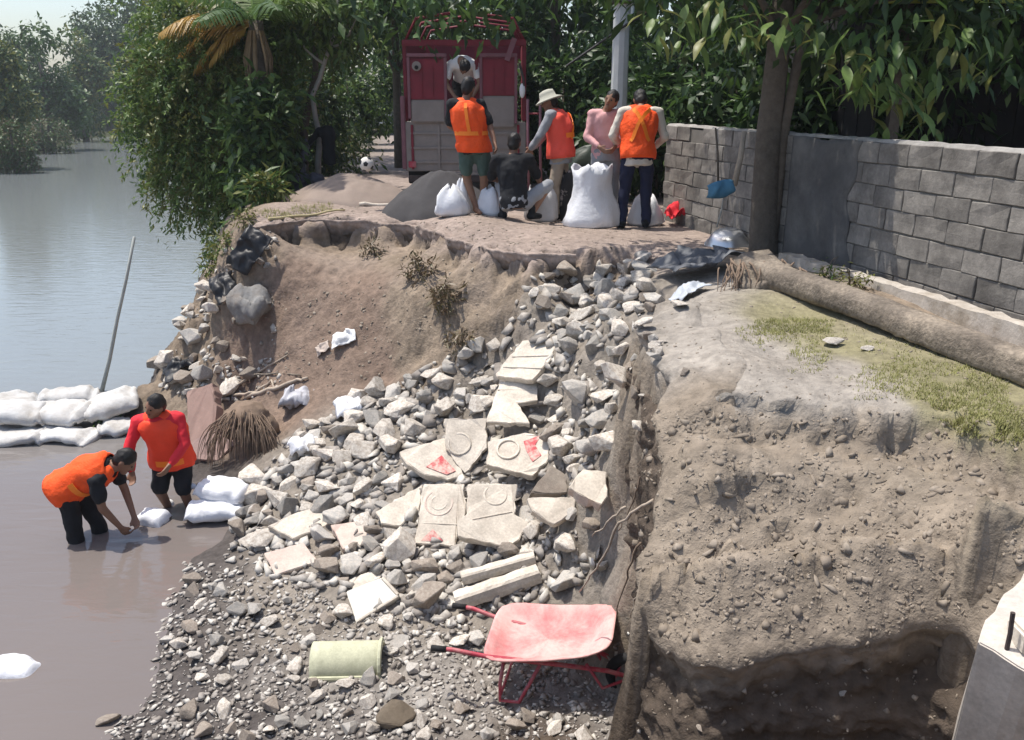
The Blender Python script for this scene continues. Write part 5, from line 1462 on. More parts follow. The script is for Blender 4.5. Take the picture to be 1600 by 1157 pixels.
mb.build('fibres', M_rootd, fc)['kind'] = 'stuff'
placed += [(fp.x, fp.y, .35)]
# squared stone block half hidden under the fibres
slab('broken_slab', 'reddish brown block standing between worker and root fibres', [(292,612),(332,598),(338,640),(330,690),(296,700)], (-.3, -.7, .6), .12, mat('reddish_block', (.30, .20, .165), var=.15, bump=.4), lift=.05)
slab('broken_slab', 'dark pinkish slab below the reddish block at the root fibres', [(300,690),(352,660),(372,690),(340,720),(300,716)], (-.1, -.5, .8), .10, mat('pinkish_dark', (.26, .18, .16), var=.15, bump=.4), lift=.02)

# pale rock on the grass
pr, _ = hit(1300, 540)
o = bpy.data.objects.new('stone', ROCKS['pale'][2]); link(o); o.location = pr + Vector((0, 0, .03)); o.scale = (.085, .075, .065)
tag(o, 'single bright pale rock on the grass beside the log', 'stone')
for k, (px, py, s_, lab) in enumerate([(1355, 548, .05, 'stone chip wedged under the fallen log'), (1012, 470, .11, 'pale stone at the platform corner below dark sheet'), (1062, 480, .09, 'pale stone in front of the plastic sheet on the platform'), (175, 1135, .10, 'dark wet stone at the water edge in the near corner')]):
    q, n = hit(px, py)
    o = bpy.data.objects.new('stone', ROCKS['brown' if 'dark' in lab else 'pale'][k % 5]); link(o); o.location = q + n * s_ * .3; o.scale = (s_, s_ * .9, s_ * .7); o.rotation_euler = (0, 0, k)
    tag(o, lab, 'stone')
stone_pass()

# ------------------------------------------------------------------ gravel, crumbs, grass (too small to count)
def scatter(name, label, specs, mats, seed, flat=.65, kind='stuff', cat='gravel', lift=.25):
    g = np.random.default_rng(seed); gg = random.Random(seed)
    bases = []
    for k in range(6):
        bm = bmesh.new()
        for i in range(9):
            d = Vector((gg.gauss(0, 1), gg.gauss(0, 1), gg.gauss(0, 1))).normalized()
            bm.verts.new((d.x, d.y * .85, d.z * flat))
        bmesh.ops.convex_hull(bm, input=bm.verts)
        bmesh.ops.triangulate(bm, faces=bm.faces)
        bm.verts.ensure_lookup_table()
        bases.append((np.array([v.co[:] for v in bm.verts]), np.array([[v.index for v in f.verts] for f in bm.faces])))
        bm.free()
    Vs = []; Fs = []; Ms = []; off = 0
    for poly, n, s0, s1 in specs:
        for k in range(n):
            px, py = sample_poly(poly, gg)
            loc, nn = hit(px, py)
            if loc.z < WZ - .05 or nn.z < (.5 if lift > .1 else .3): continue
            d = (loc - CAMLOC).length
            r = (s0 + (s1 - s0) * gg.random() ** 2.2) / FPX * d / 2
            bv, bf = bases[gg.randrange(6)]
            a = gg.uniform(0, 6.28); ca, sa = math.cos(a), math.sin(a)
            M_ = np.array([[ca, -sa, 0], [sa, ca, 0], [0, 0, 1]])
            v = (bv * r * np.array([gg.uniform(.8, 1.3), gg.uniform(.7, 1.1), gg.uniform(.6, 1)])) @ M_.T @ np.array(Vector((0, 0, 1)).rotation_difference(nn).to_matrix()).T + np.array(loc + nn * r * lift)
            Vs.append(v); Fs.append(bf + off); Ms += [gg.randrange(len(mats))] * len(bf); off += len(v)
    me = mesh_np(name, np.concatenate(Vs), np.concatenate(Fs))
    for m_ in mats: me.materials.append(m_)
    me.polygons.foreach_set('material_index', np.array(Ms, np.int32))
    o = bpy.data.objects.new(name, me); link(o); tag(o, label, cat, kind=kind)
    return o
P_grav = [(270,880),(420,890),(540,950),(700,960),(780,990),(1000,960),(1000,1157),(150,1157),(240,1080),(240,980)]
P_rub = [(835,425),(1010,400),(1000,520),(985,700),(960,900),(700,980),(500,930),(340,870),(400,760),(460,680),(600,610),(770,520)]
P_bank = [(360,380),(430,360),(430,500),(440,610),(330,640),(250,600),(300,480)]
scatter('gravel', 'grey gravel and small stones covering the foreground shore', [(P_grav, 4600, 3.5, 16), (P_rub, 2600, 9, 36), (P_bank, 700, 4, 16)], [M_pebble, mat('pebble_pale', (.52, .49, .44), var=.3, scale=14, bump=.2), mat('pebble_dark', (.24, .215, .19), var=.3, scale=14, bump=.2), M_pebble], 77)
P_slope = [(1000,640),(1110,625),(1600,690),(1600,900),(1500,990),(1000,1000),(990,800)]
P_face = [(1000,1000),(1500,990),(1520,1157),(1000,1157)]
P_plat = [(1000,500),(1160,440),(1600,560),(1600,690),(1110,620)]
P_mud = [(420,440),(640,440),(640,560),(560,610),(400,600)]
P_road = [(420,345),(560,320),(1000,360),(1040,390),(760,395),(600,350)]
scatter('soil_crumbs', 'loose soil clods and chips on the cut bank and lane', [(P_slope, 2600, 3, 10), (P_slope, 520, 9, 26), (P_face, 300, 3, 12), (P_plat, 500, 3, 9), (P_mud, 260, 3, 10), (P_road, 350, 3, 9), ([(620,400),(760,395),(760,520),(640,520)], 120, 3, 10)],
        [mat('clod', (.230, .190, .148), var=.2, scale=12, bump=.3), mat('clod_light', (.275, .232, .185), var=.25, scale=12, bump=.3), mat('clod', (0, 0, 0))], 78, flat=.5, cat='soil', lift=-.02)
def grass_field():
    gg = random.Random(9); V_ = []; F_ = []
    polys = [([(1140,512),(1250,492),(1330,545),(1600,585),(1600,655),(1480,645),(1380,612),(1290,575),(1180,545)], 1500, .022), ([(1150,500),(1300,500),(1600,580),(1600,690),(1400,640),(1250,600)], 800, .02), ([(1420,600),(1600,600),(1600,690),(1480,665)], 600, .02), ([(1480,640),(1600,660),(1600,700),(1500,680)], 250, .03), ([(1180,500),(1300,500),(1300,520),(1180,525)], 300, .03), ([(400,330),(520,315),(520,330),(420,345)], 250, .05)]
    for poly, n, h in polys:
        for k in range(n):
            px, py = sample_poly(poly, gg)
            if vnoise(np.array([[px / 55, py / 18, 0]]), 4)[0] < -.45: continue
            c, nn = hit(px, py)
            for b in range(4):
                a = gg.uniform(0, 6.28); hh = h * gg.uniform(.4, 1.3); w = .0035
                q = c + Vector((gg.uniform(-.02, .02), gg.uniform(-.02, .02), -.004))
                tip = q + Vector((math.cos(a) * hh * .7, math.sin(a) * hh * .7, hh))
                sd = Vector((-math.sin(a), math.cos(a), 0)) * w
                b0_ = len(V_); V_ += [q - sd, q + sd, tip]; F_.append((b0_, b0_ + 1, b0_ + 2))
    me = mesh_np('grass', np.array([v[:] for v in V_]), np.array(F_), M_grass)
    o = bpy.data.objects.new('grass', me); link(o); tag(o, 'thin patchy grass growing on the platform below the log', 'grass', kind='stuff')
grass_field()

ge = random.Random(31)
for k in range(70):
    r_i = ge.randrange(14, FACE.shape[0] - 4); c_i = ge.randrange(4, FACE.shape[1] - 4)
    p = Vector(FACE[r_i, c_i])
    o = bpy.data.objects.new('embedded_stone', ROCKS[ge.choice(['grey', 'brown', 'brown'])][ge.randrange(6)]); link(o, ground)
    r_ = .012 + .03 * ge.random() ** 2.5
    o.location = p - Vector(FACE_O[c_i]) * r_ * .2; o.scale = (r_, r_, r_ * .8); o.rotation_euler = (ge.uniform(0, 6), ge.uniform(0, 6), ge.uniform(0, 6))
# ------------------------------------------------------------------ sand heaps
def heap(label, px, py, rx, ry, h, m_, seed, name='sand_heap'):
    p = at_z(px, py, 0); p.z = gz(p.x, p.y)
    nr, na = 26, 72
    rr_, aa_ = np.meshgrid(np.linspace(0.01, 1.0, nr), np.linspace(0, 2 * math.pi, na, endpoint=False), indexing='ij')
    rr_, aa_ = rr_.ravel(), aa_.ravel()
    edge = 1 + .14 * fbm(np.stack([np.cos(aa_) * 1.6, np.sin(aa_) * 1.6, np.zeros_like(aa_)], 1) + seed, 3, seed)
    Q = np.stack([np.cos(aa_) * rr_ * edge * rx, np.sin(aa_) * rr_ * edge * ry, np.zeros_like(aa_)], 1)
    Q[:, 2] = h * (1 - rr_) ** .9 * (1 + .10 * fbm(Q * 2.5, 3, seed)) + .02 * fbm(Q * 9, 3, seed + 1) * np.clip((1 - rr_) * 4, 0, 1) - .12 * h * np.exp(-(rr_ / .15) ** 2)
    for k in range(len(Q)):
        if rr_[k] > .55: Q[k, 2] += (gz(p.x + Q[k, 0], p.y + Q[k, 1]) - p.z) * min(1, (rr_[k] - .55) / .3) - (.02 if rr_[k] > .97 else -.004)
    fa = []
    for i in range(nr - 1):
        for j in range(na):
            k = (j + 1) % na; fa.append((i * na + j, (i + 1) * na + j, (i + 1) * na + k, i * na + k))
    me = mesh_np(name, Q, np.array(fa), m_, True)
    o = bpy.data.objects.new(name, me); link(o); o.location = p; tag(o, label, 'sand heap')
heap('low brown sand heap spread on the lane left of the truck', 545, 316, 1.0, .9, .42, M_sand, 2)
heap('dark grey sand heap behind the small white sacks', 690, 335, .85, .7, .72, M_sandd, 5)

# ------------------------------------------------------------------ people
def VV(*a): return Vector(a)
class Torso:
    def __init__(s, J):
        s.J = J
        lat = (J['shR'] - J['shL']).normalized(); s.lat = lat
        s.key = [(J['pel'] - (J['che'] - J['pel']).normalized() * .10, .150, .115), (J['pel'], .165, .125), (J['pel'].lerp(J['che'], .45), .142, .108), (J['che'], .165, .122), (J['che'].lerp(J['nek'], .55), .178, .112), (J['che'].lerp(J['nek'], .85), .115, .085), (J['nek'], .062, .06)]
    def at(s, t):
        n = len(s.key) - 1; x = max(0, min(.9999, t)) * n; i = int(x); f = x - i; f = f * f * (3 - 2 * f) * .5 + f * .5
        a, b = s.key[i], s.key[i + 1]
        c = a[0].lerp(b[0], f)
        ax = (b[0] - a[0]).normalized()
        i2 = min(n - 1, i + 1); ax2 = (s.key[i2 + 1][0] - s.key[i2][0]).normalized() if i2 + 1 <= n else ax
        ax = ax.lerp(ax2, f * .5).normalized()
        fw = ax.cross(s.lat).normalized()       # away/forward axis
        return c, s.lat, fw, a[1] + (b[1] - a[1]) * f, a[2] + (b[2] - a[2]) * f
    def ring(s, t, k=1.0, add=0.0, n=22):
        c, l, f, rx, ry = s.at(t)
        return [c + l * math.cos(a) * (rx * k + add) + f * math.sin(a) * (ry * k + add) for a in [2 * math.pi * j / n for j in range(n)]]
    def pt(s, t, th, add):
        c, l, f, rx, ry = s.at(t)
        return c + l * math.cos(th) * (rx + add) + f * math.sin(th) * (ry + add)
def hand(mb, wr, el, palm_n, curl=.6, open_=1.0):
    d = (wr - el).normalized()
    pn = Vector(palm_n); pn = (pn - d * pn.dot(d)).normalized()
    sd = d.cross(pn)
    k0 = wr + d * .085
    for s_ in (-.026, -.009, .009, .026):
        mb.capsule(wr + sd * s_ * .6 + d * .01, k0 + sd * s_, .017, .015, 8)
    for s_, L in ((-.028, .060), (-.0095, .074), (.0095, .078), (.028, .068)):
        a = k0 + sd * s_
        b = a + (d * math.cos(curl * .6) + pn * math.sin(curl * .6)).normalized() * L * .5
        c = b + (d * math.cos(curl * 1.6) + pn * math.sin(curl * 1.6)).normalized() * L * .5
        mb.capsule(a, b, .0095, .009, 7); mb.capsule(b, c, .009, .0075, 7)
    a = wr + sd * .028 + d * .025
    b = a + (sd * .7 + d * .7 + pn * .2).normalized() * .042; c = b + (d * .85 + pn * .45).normalized() * .032
    mb.capsule(a, b, .013, .0105, 7); mb.capsule(b, c, .0105, .009, 7)
def person(label, base, J, top=None, sleeve=1.0, pants=None, pantlen=1.0, vest=None, hair=M_hair, hat=None, shoes=None, strips=None, group=None, face=VV(0, 1, 0), curl=.7, vest_t=(.05, .93), hem=None):
    J = {k: Vector(v) for k, v in J.items()}
    e = empty('person', base); tag(e, label, 'person', group)
    T = Torso(J)
    fw = Vector(face).normalized()
    upv = (J['hed'] - J['nek']).normalized(); upv = (upv * .7 + Vector((0, 0, .3))).normalized()
    fw = (fw - upv * fw.dot(upv)).normalized(); sd = fw.cross(upv)
    HM = Matrix((sd, fw, upv)).transposed()
    def H(x, y, z): return J['hed'] + HM @ Vector((x, y, z))
    mb = MB()
    mb.loft([T.ring(i / 14) for i in range(15)])
    mb.capsule(J['nek'] - (J['hed'] - J['nek']) * .3, J['hed'] - upv * .05, .058, .052)
    mb.ball(J['hed'], (.074, .094, .112), 14, 10, HM)
    mb.capsule(H(0, .045, -.05), H(0, .062, -.088), .05, .036)
    mb.capsule(H(0, .088, .018), H(0, .108, -.022), .010, .016, 8)       # nose
    for s_ in (-1, 1):
        mb.ball(H(s_ * .076, -.005, -.01), (.012, .022, .032), 8, 6, HM)   # ears
        mb.capsule(H(s_ * .016, .082, .028), H(s_ * .048, .072, .026), .010, .009, 7)
    for S in 'LR':
        sh, el, wr = J['sh' + S], J['el' + S], J['wr' + S]
        mb.capsule(T.at(.72)[0].lerp(sh, .5), sh, .075, .062); mb.capsule(sh, el, .052, .040); mb.capsule(el, wr, .041, .027)
        hand(mb, wr, el, J.get('pn' + S, VV(0, 1, 0)), curl)
        hp, kn, an = J['hip' + S], J['kn' + S], J['an' + S]
        mb.capsule(J['pel'].lerp(hp, .6), hp, .10, .09); mb.capsule(hp, kn, .085, .058); mb.capsule(kn, an, .057, .036)
        td = J.get('toe' + S, VV(0, 1, 0)).normalized()
        mb.capsule(an - Vector((0, 0, .02)) - td * .04, an + td * .15 - Vector((0, 0, .045)), .038, .028)
    bake_remesh('body', mb, .011, M_skin, e, 4)
    # eyes, mouth
    for s_ in (-1, 1): MB().ball(H(s_ * .030, .081, .008), .011, 8, 6).build('eye', M_hair, e, smooth=True)
    MB().capsule(H(-.020, .094, -.052), H(.020, .094, -.052), .006, .006, 6).build('mouth', mat('lips', (.16, .06, .05), bump=0), e, smooth=True)
    # hair
    hb = MB().ball(H(0, -.014, .022), (.084, .098, .106), 16, 11, HM)
    hb.ball(H(0, -.045, -.03), (.074, .062, .075), 12, 8, HM)
    if hair is not None:
        o = bake_remesh('hair', hb, .016, hair, e, 3, .5, .010, 3, 30)
    if top is not None:
        mb = MB()
        mb.loft([T.ring(i / 14 * .97 if i else 0.0, 1.05, .012) for i in range(15)])
        if hem is not None:
            mb.loft([T.ring(0, 1.05, .016), [p - Vector((0, 0, hem)) for p in T.ring(0, 1.1, .02)]])
        for S in 'LR':
            sh, el, wr = J['sh' + S], J['el' + S], J['wr' + S]
            mb.capsule(T.at(.72)[0].lerp(sh, .5), sh, .088, .074)
            if sleeve <= .5: mb.capsule(sh, sh.lerp(el, sleeve * 2), .070, .066)
            else:
                mb.capsule(sh, el, .068, .054); mb.capsule(el, el.lerp(wr, sleeve * 2 - 1), .054, .042)
        bake_remesh('shirt', mb, .014, top, e, 5, .5, .016, 5, 11)
    if pants is not None:
        mb = MB()
        mb.loft([T.ring(t, 1.06, .012) for t in (0, .08, .16, .24)])
        for S in 'LR':
            hp, kn, an = J['hip' + S], J['kn' + S], J['an' + S]
            mb.capsule(J['pel'].lerp(hp, .6), hp, .115, .105)
            if pantlen <= .5: mb.capsule(hp, hp.lerp(kn, pantlen * 2), .105, .085)
            else: mb.capsule(hp, kn, .10, .075); mb.capsule(kn, kn.lerp(an, pantlen * 2 - 1), .075, .062)
        bake_remesh('trousers' if pantlen > .5 else 'shorts', mb, .014, pants, e, 5, .5, .018, 7, 10)
    if vest is not None:
        n = 16; t0, t1 = vest_t
        rings = []
        g = random.Random(int(base[0] * 100))
        for i in range(n + 1):
            t = t0 + (t1 - t0) * i / n
            fl = .034 + .022 * (1 - i / n)
            r_ = T.ring(t, 1.04, fl, 40)
            rings.append(r_)
        arr = np.array([[q[:] for q in r_] for r_ in rings]).reshape(-1, 3)
        cen = np.array([T.at(t0 + (t1 - t0) * i / n)[0][:] for i in range(n + 1)]).repeat(40, 0)
        out = arr - cen; out /= np.linalg.norm(out, axis=1)[:, None]
        arr = arr + out * (fbm(arr * np.array([14, 14, 5]) + 3, 3, 5) * .034)[:, None]
        rings = arr.reshape(n + 1, 40, 3)
        mbv = MB().loft([[Vector(q) for q in r_] for r_ in rings], True, False)
        o = mbv.build('vest', vest, e, smooth=True)
        md = o.modifiers.new('t', 'SOLIDIFY'); md.thickness = .008
        sv = MB()
        for S in 'LR':
            c = T.at(.72)[0].lerp(J['sh' + S], .62)
            sv.capsule(T.at(.80)[0].lerp(J['sh' + S], .35), c, .085, .080)
        bake_remesh('shoulder_panels', sv, .014, vest, o, 3, .5, .01, 5, 11)
        for st_ in (strips or []):
            m_ = MB(); N_ = 16; L1 = []; L2 = []
            (ta, tha), (tb_, thb), w = st_
            for k in range(N_ + 1):
                f_ = k / N_; t = ta + (tb_ - ta) * f_; th = tha + (thb - tha) * f_
                ad = .034 + .022 * (1 - (t - t0) / (t1 - t0)) + .020
                dt, dth = (tb_ - ta), (thb - tha)
                q = T.pt(t, th, ad); q2 = T.pt(t + dt * .01, th + dth * .01, ad); tg = (q2 - q).normalized()
                c = T.at(t)[0]; nn = (q - c).normalized(); sdv = tg.cross(nn).normalized() * w
                L1.append(q + sdv); L2.append(q - sdv)
            m_.add(L1 + L2, [(k, k + 1, N_ + 2 + k, N_ + 1 + k) for k in range(N_)])
            os_ = m_.build('reflective_strip', M_strip, o)
            md = os_.modifiers.new('t', 'SOLIDIFY'); md.thickness = .006
    if hat is not None:
        kind, hm = hat
        m_ = MB()
        if kind == 'bucket':
            prof = [(.165, .012), (.16, .022), (.098, .055), (.092, .10), (.080, .135), (.04, .148), (.005, .15)]
            m_.loft([[H(math.cos(a) * r_, math.sin(a) * r_ * 1.1, z_) for a in [2 * math.pi * k / 24 for k in range(24)]] for r_, z_ in prof])
        else:
            prof = [(.094, .02), (.096, .05), (.090, .09), (.068, .125), (.03, .14), (.005, .142)]
            m_.loft([[H(math.cos(a) * r_, math.sin(a) * r_ * 1.12 - .004, z_) for a in [2 * math.pi * k / 24 for k in range(24)]] for r_, z_ in prof])
            m_.loft([[H(x, y, z_) for x, y in [(-.075, .08), (-.06, .15), (0, .175), (.06, .15), (.075, .08)]] for z_ in (.03, .042)])
        m_.build('hat', hm, e, smooth=True)
    if shoes is not None:
        for S in 'LR':
            an = J['an' + S]; td = J.get('toe' + S, VV(0, 1, 0)).normalized()
            m_ = MB().capsule(an - Vector((0, 0, .025)) - td * .045, an + td * .16 - Vector((0, 0, .045)), .048, .038)
            m_.capsule(an - Vector((0, 0, .02)), an + Vector((0, 0, .07)), .048, .050)
            bake_remesh('shoe', m_, .014, shoes, e, 3)
    return e
PI = math.pi
BACK = -PI / 2
def ground_pt(px, py, z=None):
    p = at_z(px, py, 0.0)
    return Vector((p.x, p.y, gz(p.x, p.y)))
XS = [((.30, BACK - .55), (.78, BACK + .55), .022), ((.30, BACK + .55), (.78, BACK - .55), .022)]
BAND = [((.36, -PI + .1), (.36, -.1), .024)]
# worker with navy trousers, back to the camera
person('worker in orange vest and navy trousers standing with back turned, nearest the wall', ground_pt(992, 357),
       dict(pel=(0, 0, .90), che=(0, .05, 1.20), nek=(.03, .12, 1.42), hed=(.03, .21, 1.50), shL=(-.19, .08, 1.36), shR=(.22, .08, 1.36), elL=(-.30, .06, 1.10), wrL=(-.20, .28, .98), elR=(.32, .05, 1.08), wrR=(.24, .28, .95),
            hipL=(-.10, 0, .86), hipR=(.10, 0, .86), knL=(-.14, .03, .46), anL=(-.17, -.02, .08), knR=(.12, .03, .46), anR=(.13, 0, .08), toeL=(-.2, 1, 0), toeR=(.25, 1, 0), pnL=(1, 0, 0), pnR=(-1, 0, 0)),
       top=mat('cream_cloth', (.58, .54, .47), var=.12, bump=.3, bscale=28), sleeve=.95, pants=M_navy, pantlen=1.0, vest=M_vest, strips=XS, hair=M_hair, shoes=M_blackcl, face=VV(0, .8, -.6), hem=.06)
# worker in khaki hat
person('worker in khaki bucket hat and red-orange vest bending left over sacks', ground_pt(872, 344),
       dict(pel=(.02, 0, .86), che=(.0, .02, 1.15), nek=(-.07, .04, 1.36), hed=(-.13, .06, 1.47), shL=(-.12, -.14, 1.31), shR=(.02, .20, 1.31), elL=(-.26, -.20, 1.06), wrL=(-.36, -.08, .90), elR=(-.18, .24, 1.06), wrR=(-.34, .12, .90),
            hipL=(.0, -.09, .83), hipR=(.03, .09, .83), knL=(-.06, -.10, .45), anL=(-.02, -.10, .08), knR=(.06, .10, .45), anR=(.10, .10, .08), toeL=(-1, -.2, 0), toeR=(-1, .2, 0), pnL=(0, 1, 0), pnR=(0, -1, 0)),
       top=M_greycl, sleeve=.95, pants=M_tan, pantlen=.95, vest=M_vest2, strips=[((.40, BACK - .7), (.40, BACK + .9), .03), ((.36, BACK - .2), (.74, BACK + .8), .02)], hat=('bucket', M_hat), shoes=M_blackcl, face=VV(-.85, .1, -.5), hem=.05)
# worker in shorts
person('worker in orange vest and green shorts with bare legs in front of truck', ground_pt(742, 350),
       dict(pel=(0, 0, .84), che=(-.06, -.02, 1.14), nek=(-.09, .0, 1.38), hed=(-.06, .03, 1.53), shL=(-.26, -.04, 1.33), shR=(.08, .06, 1.33), elL=(-.30, .06, 1.08), wrL=(-.12, .22, .96), elR=(.20, .02, 1.08), wrR=(.26, -.10, .88),
            hipL=(-.09, 0, .80), hipR=(.10, 0, .80), knL=(-.10, .06, .44), anL=(.02, .0, .08), knR=(.12, .05, .44), anR=(.10, .12, .08), toeL=(.4, -1, 0), toeR=(.3, 1, 0), pnL=(0, 1, 0), pnR=(-1, 0, 0)),
       top=M_blackcl, sleeve=.4, pants=M_green, pantlen=.36, vest=M_vest, strips=BAND + [((.36, BACK - .3), (.80, BACK - .25), .02)], face=VV(.4, .9, -.2), shoes=None)
# squatting worker
person('worker in black shirt and grey shorts squatting with back turned', ground_pt(806, 356),
       dict(pel=(-.02, 0, .24), che=(-.05, .06, .55), nek=(-.03, .14, .79), hed=(-.02, .18, .92), shL=(-.23, .06, .73), shR=(.16, .12, .73), elL=(-.30, .22, .50), wrL=(-.12, .42, .42), elR=(.26, .26, .52), wrR=(.30, .46, .42),
            hipL=(-.10, .02, .21), hipR=(.09, .02, .21), knL=(-.20, .40, .44), anL=(-.16, .18, .08), knR=(.40, .16, .42), anR=(.20, .08, .08), toeL=(-.3, 1, 0), toeR=(.6, .8, 0), pnL=(1, 0, 0), pnR=(-1, 0, 0)),
       top=M_blackcl, sleeve=.45, pants=M_greycl, pantlen=.62, face=VV(.2, .9, -.3), shoes=M_blackcl)
# person in pink
person('person in pale pink shirt standing behind the big white sack', Vector((at_y(948, 200, 11.3).x, 11.3, 0)),
       dict(pel=(0, 0, .88), che=(0, .0, 1.17), nek=(-.01, -.03, 1.38), hed=(.04, -.06, 1.50), shL=(-.17, -.02, 1.33), shR=(.17, .02, 1.33), elL=(-.24, -.06, 1.06), wrL=(-.10, -.24, .95), elR=(.22, -.05, 1.06), wrR=(.08, -.25, .95),
            hipL=(-.09, 0, .84), hipR=(.09, 0, .84), knL=(-.10, -.03, .46), anL=(-.10, 0, .08), knR=(.10, -.03, .46), anR=(.10, 0, .08), toeL=(-.1, -1, 0), toeR=(.1, -1, 0), pnL=(1, 0, 0), pnR=(-1, 0, 0)),
       top=M_pink, sleeve=.9, pants=M_greycl, pantlen=1.0, face=VV(-.5, -.7, -.45), shoes=M_blackcl)
# person in the truck bed
person('person in white shirt bending forward, dark head down, in the truck opening', Vector((at_y(724, 150, 14.35).x, 14.55, .93)),
       dict(pel=(0, .16, .86), che=(0, -.06, 1.06), nek=(-.01, -.25, 1.12), hed=(.03, -.36, 1.04), shL=(-.20, -.17, 1.06), shR=(.19, -.17, 1.06), elL=(-.26, -.26, .80), wrL=(-.12, -.36, .60), elR=(.26, -.26, .80), wrR=(.14, -.36, .60),
            hipL=(-.09, .16, .80), hipR=(.09, .16, .80), knL=(-.10, .06, .42), anL=(-.10, .08, .08), knR=(.10, .06, .42), anR=(.10, .08, .08), toeL=(-.1, -1, 0), toeR=(.1, -1, 0), pnL=(0, 1, 0), pnR=(0, 1, 0)),
       top=M_white, sleeve=.3, pants=M_blackcl, pantlen=1.0, face=VV(0, -.4, -.9), shoes=M_blackcl)
# workers in the water
wl1 = at_z(140, 838, WZ)
person('worker in orange vest bending over a sandbag knee-deep in the water', Vector((wl1.x, wl1.y, WZ - .36)),
       dict(pel=(-.13, 0, .88), che=(.10, 0, 1.02), nek=(.32, .0, 1.08), hed=(.43, .02, 1.13), shL=(.23, -.18, 1.01), shR=(.23, .18, 1.03), elL=(.26, -.20, .75), wrL=(.36, -.12, .52), elR=(.30, .20, .76), wrR=(.42, .06, .54),
            hipL=(-.10, -.09, .82), hipR=(-.10, .09, .82), knL=(-.08, -.10, .44), anL=(-.06, -.10, .08), knR=(.05, .10, .44), anR=(.06, .10, .08), toeL=(1, -.2, 0), toeR=(1, .2, 0), pnL=(0, 1, 0), pnR=(0, -1, 0)),
       top=M_blackcl, sleeve=.3, pants=M_blackcl, pantlen=1.0, vest=M_vest, strips=[((.40, -PI - .2), (.40, .2), .03)], face=VV(.55, 0, -.8), vest_t=(.0, .93))
wl2 = at_z(252, 812, WZ)
person('worker in red long sleeves and orange vest leaning forward at the water edge', Vector((wl2.x, wl2.y + .25, WZ - .12)),
       dict(pel=(.06, .05, .66), che=(.03, .02, .94), nek=(-.01, -.04, 1.15), hed=(.02, -.10, 1.26), shL=(-.19, -.04, 1.07), shR=(.18, .0, 1.09), elL=(-.28, -.12, .84), wrL=(-.24, -.22, .62), elR=(.26, -.08, .85), wrR=(.15, -.26, .70),
            hipL=(-.03, .05, .62), hipR=(.15, .05, .62), knL=(-.06, -.06, .34), anL=(-.04, .08, .06), knR=(.18, -.06, .34), anR=(.17, .08, .06), toeL=(-.3, -1, 0), toeR=(.2, -1, 0), pnL=(0, -1, 0), pnR=(-1, 0, 0)),
       top=M_redcloth, sleeve=.95, pants=M_blackcl, pantlen=.45, vest=mat('bright_red_orange', (.88, .07, .025), rough=.75, var=.1, bump=.3, bscale=28, bdist=.012), strips=[((.20, BACK - .5), (.20, BACK + .7), .03)], face=VV(-.5, -.6, -.5), shoes=M_white)

# ------------------------------------------------------------------ sacks by the workers
def stand_sack(label, px, py, prof, seed, m_=None, squash=.7, rz=0, n=40, open_=True):
    b = ground_pt(px, py)
    e = empty('white_sack', b, rz); tag(e, label, 'sack')
    g = random.Random(seed); rings = []
    for i, (r_, z_) in enumerate(prof):
        rings.append([Vector((math.cos(a) * r_ * (1 + .05 * math.sin(5 * a + i * .7) + .04 * math.sin(9 * a + seed)), math.sin(a) * r_ * squash, z_ + (.03 * math.sin(4 * a + seed) + g.uniform(-.015, .015)) * (z_ > .3 * prof[-1][1]))) for a in [2 * math.pi * k / n for k in range(n)]])
    arr = np.array([[q[:] for q in r_] for r_ in rings]).reshape(-1, 3)
    nn = arr * np.array([1, 1, 0]); nn /= np.linalg.norm(nn, axis=1)[:, None] + 1e-6
    arr += nn * (fbm(arr * 7 + seed, 3, seed) * .035)[:, None]
    arr[:, 2] = np.maximum(arr[:, 2], 0)
    rings = arr.reshape(len(prof), n, 3)
    o = MB().loft([[Vector(q) for q in r_] for r_ in rings], True, not open_).build('sack_body', m_ or M_sack, e, smooth=True)
    md = o.modifiers.new('t', 'SOLIDIFY'); md.thickness = .004
    return e
stand_sack('big upright open white sack between the hat worker and navy trousers', 924, 357, [(.30, 0), (.36, .03), (.34, .12), (.29, .25), (.24, .38), (.22, .50), (.225, .62), (.235, .72)], 3, squash=.75)
stand_sack('white sack bulging behind the navy trouser legs', 1008, 352, [(.20, 0), (.23, .04), (.21, .15), (.15, .28), (.08, .36)], 4, squash=.8)
stand_sack('crumpled white sack with pointed folds left of the bare legs', 706, 352, [(.19, 0), (.22, .04), (.21, .12), (.17, .22), (.12, .30), (.06, .36)], 5, squash=.7)
stand_sack('thin white sack with a tall pointed fold behind bare legs', 722, 349, [(.10, 0), (.11, .05), (.10, .16), (.08, .28), (.05, .38), (.02, .43)], 6, squash=.6)
stand_sack('white sack between the bare legs and the black-shirted squatter', 768, 349, [(.18, 0), (.20, .05), (.18, .16), (.12, .27), (.08, .34)], 7, squash=.7)
stand_sack('grey-white half filled sack at the right hand of the squatter', 845, 348, [(.18, 0), (.21, .05), (.20, .18), (.18, .30), (.13, .42)], 8, m_=mat('grey_white_sack', (.45, .45, .46), var=.15, bump=.3), squash=.7)
stand_sack('black patterned bag standing behind the tan trouser leg', 893, 346, [(.15, 0), (.17, .05), (.16, .25), (.15, .45), (.13, .62)], 9, m_=mat('black_pattern', (.02, .018, .018), col2=(.30, .26, .24), mixlo=.56, mixhi=.62, scale=9, bump=.2), squash=.7)
gt = stand_sack('dark green tarpaulin bundle behind the hat worker', 925, 335, [(.36, .5), (.42, .56), (.38, .68), (.28, .80), (.12, .87), (.02, .88)], 10, m_=mat('dark_green_tarp', (.02, .032, .02), rough=.5, bump=.3), squash=.5, open_=False)
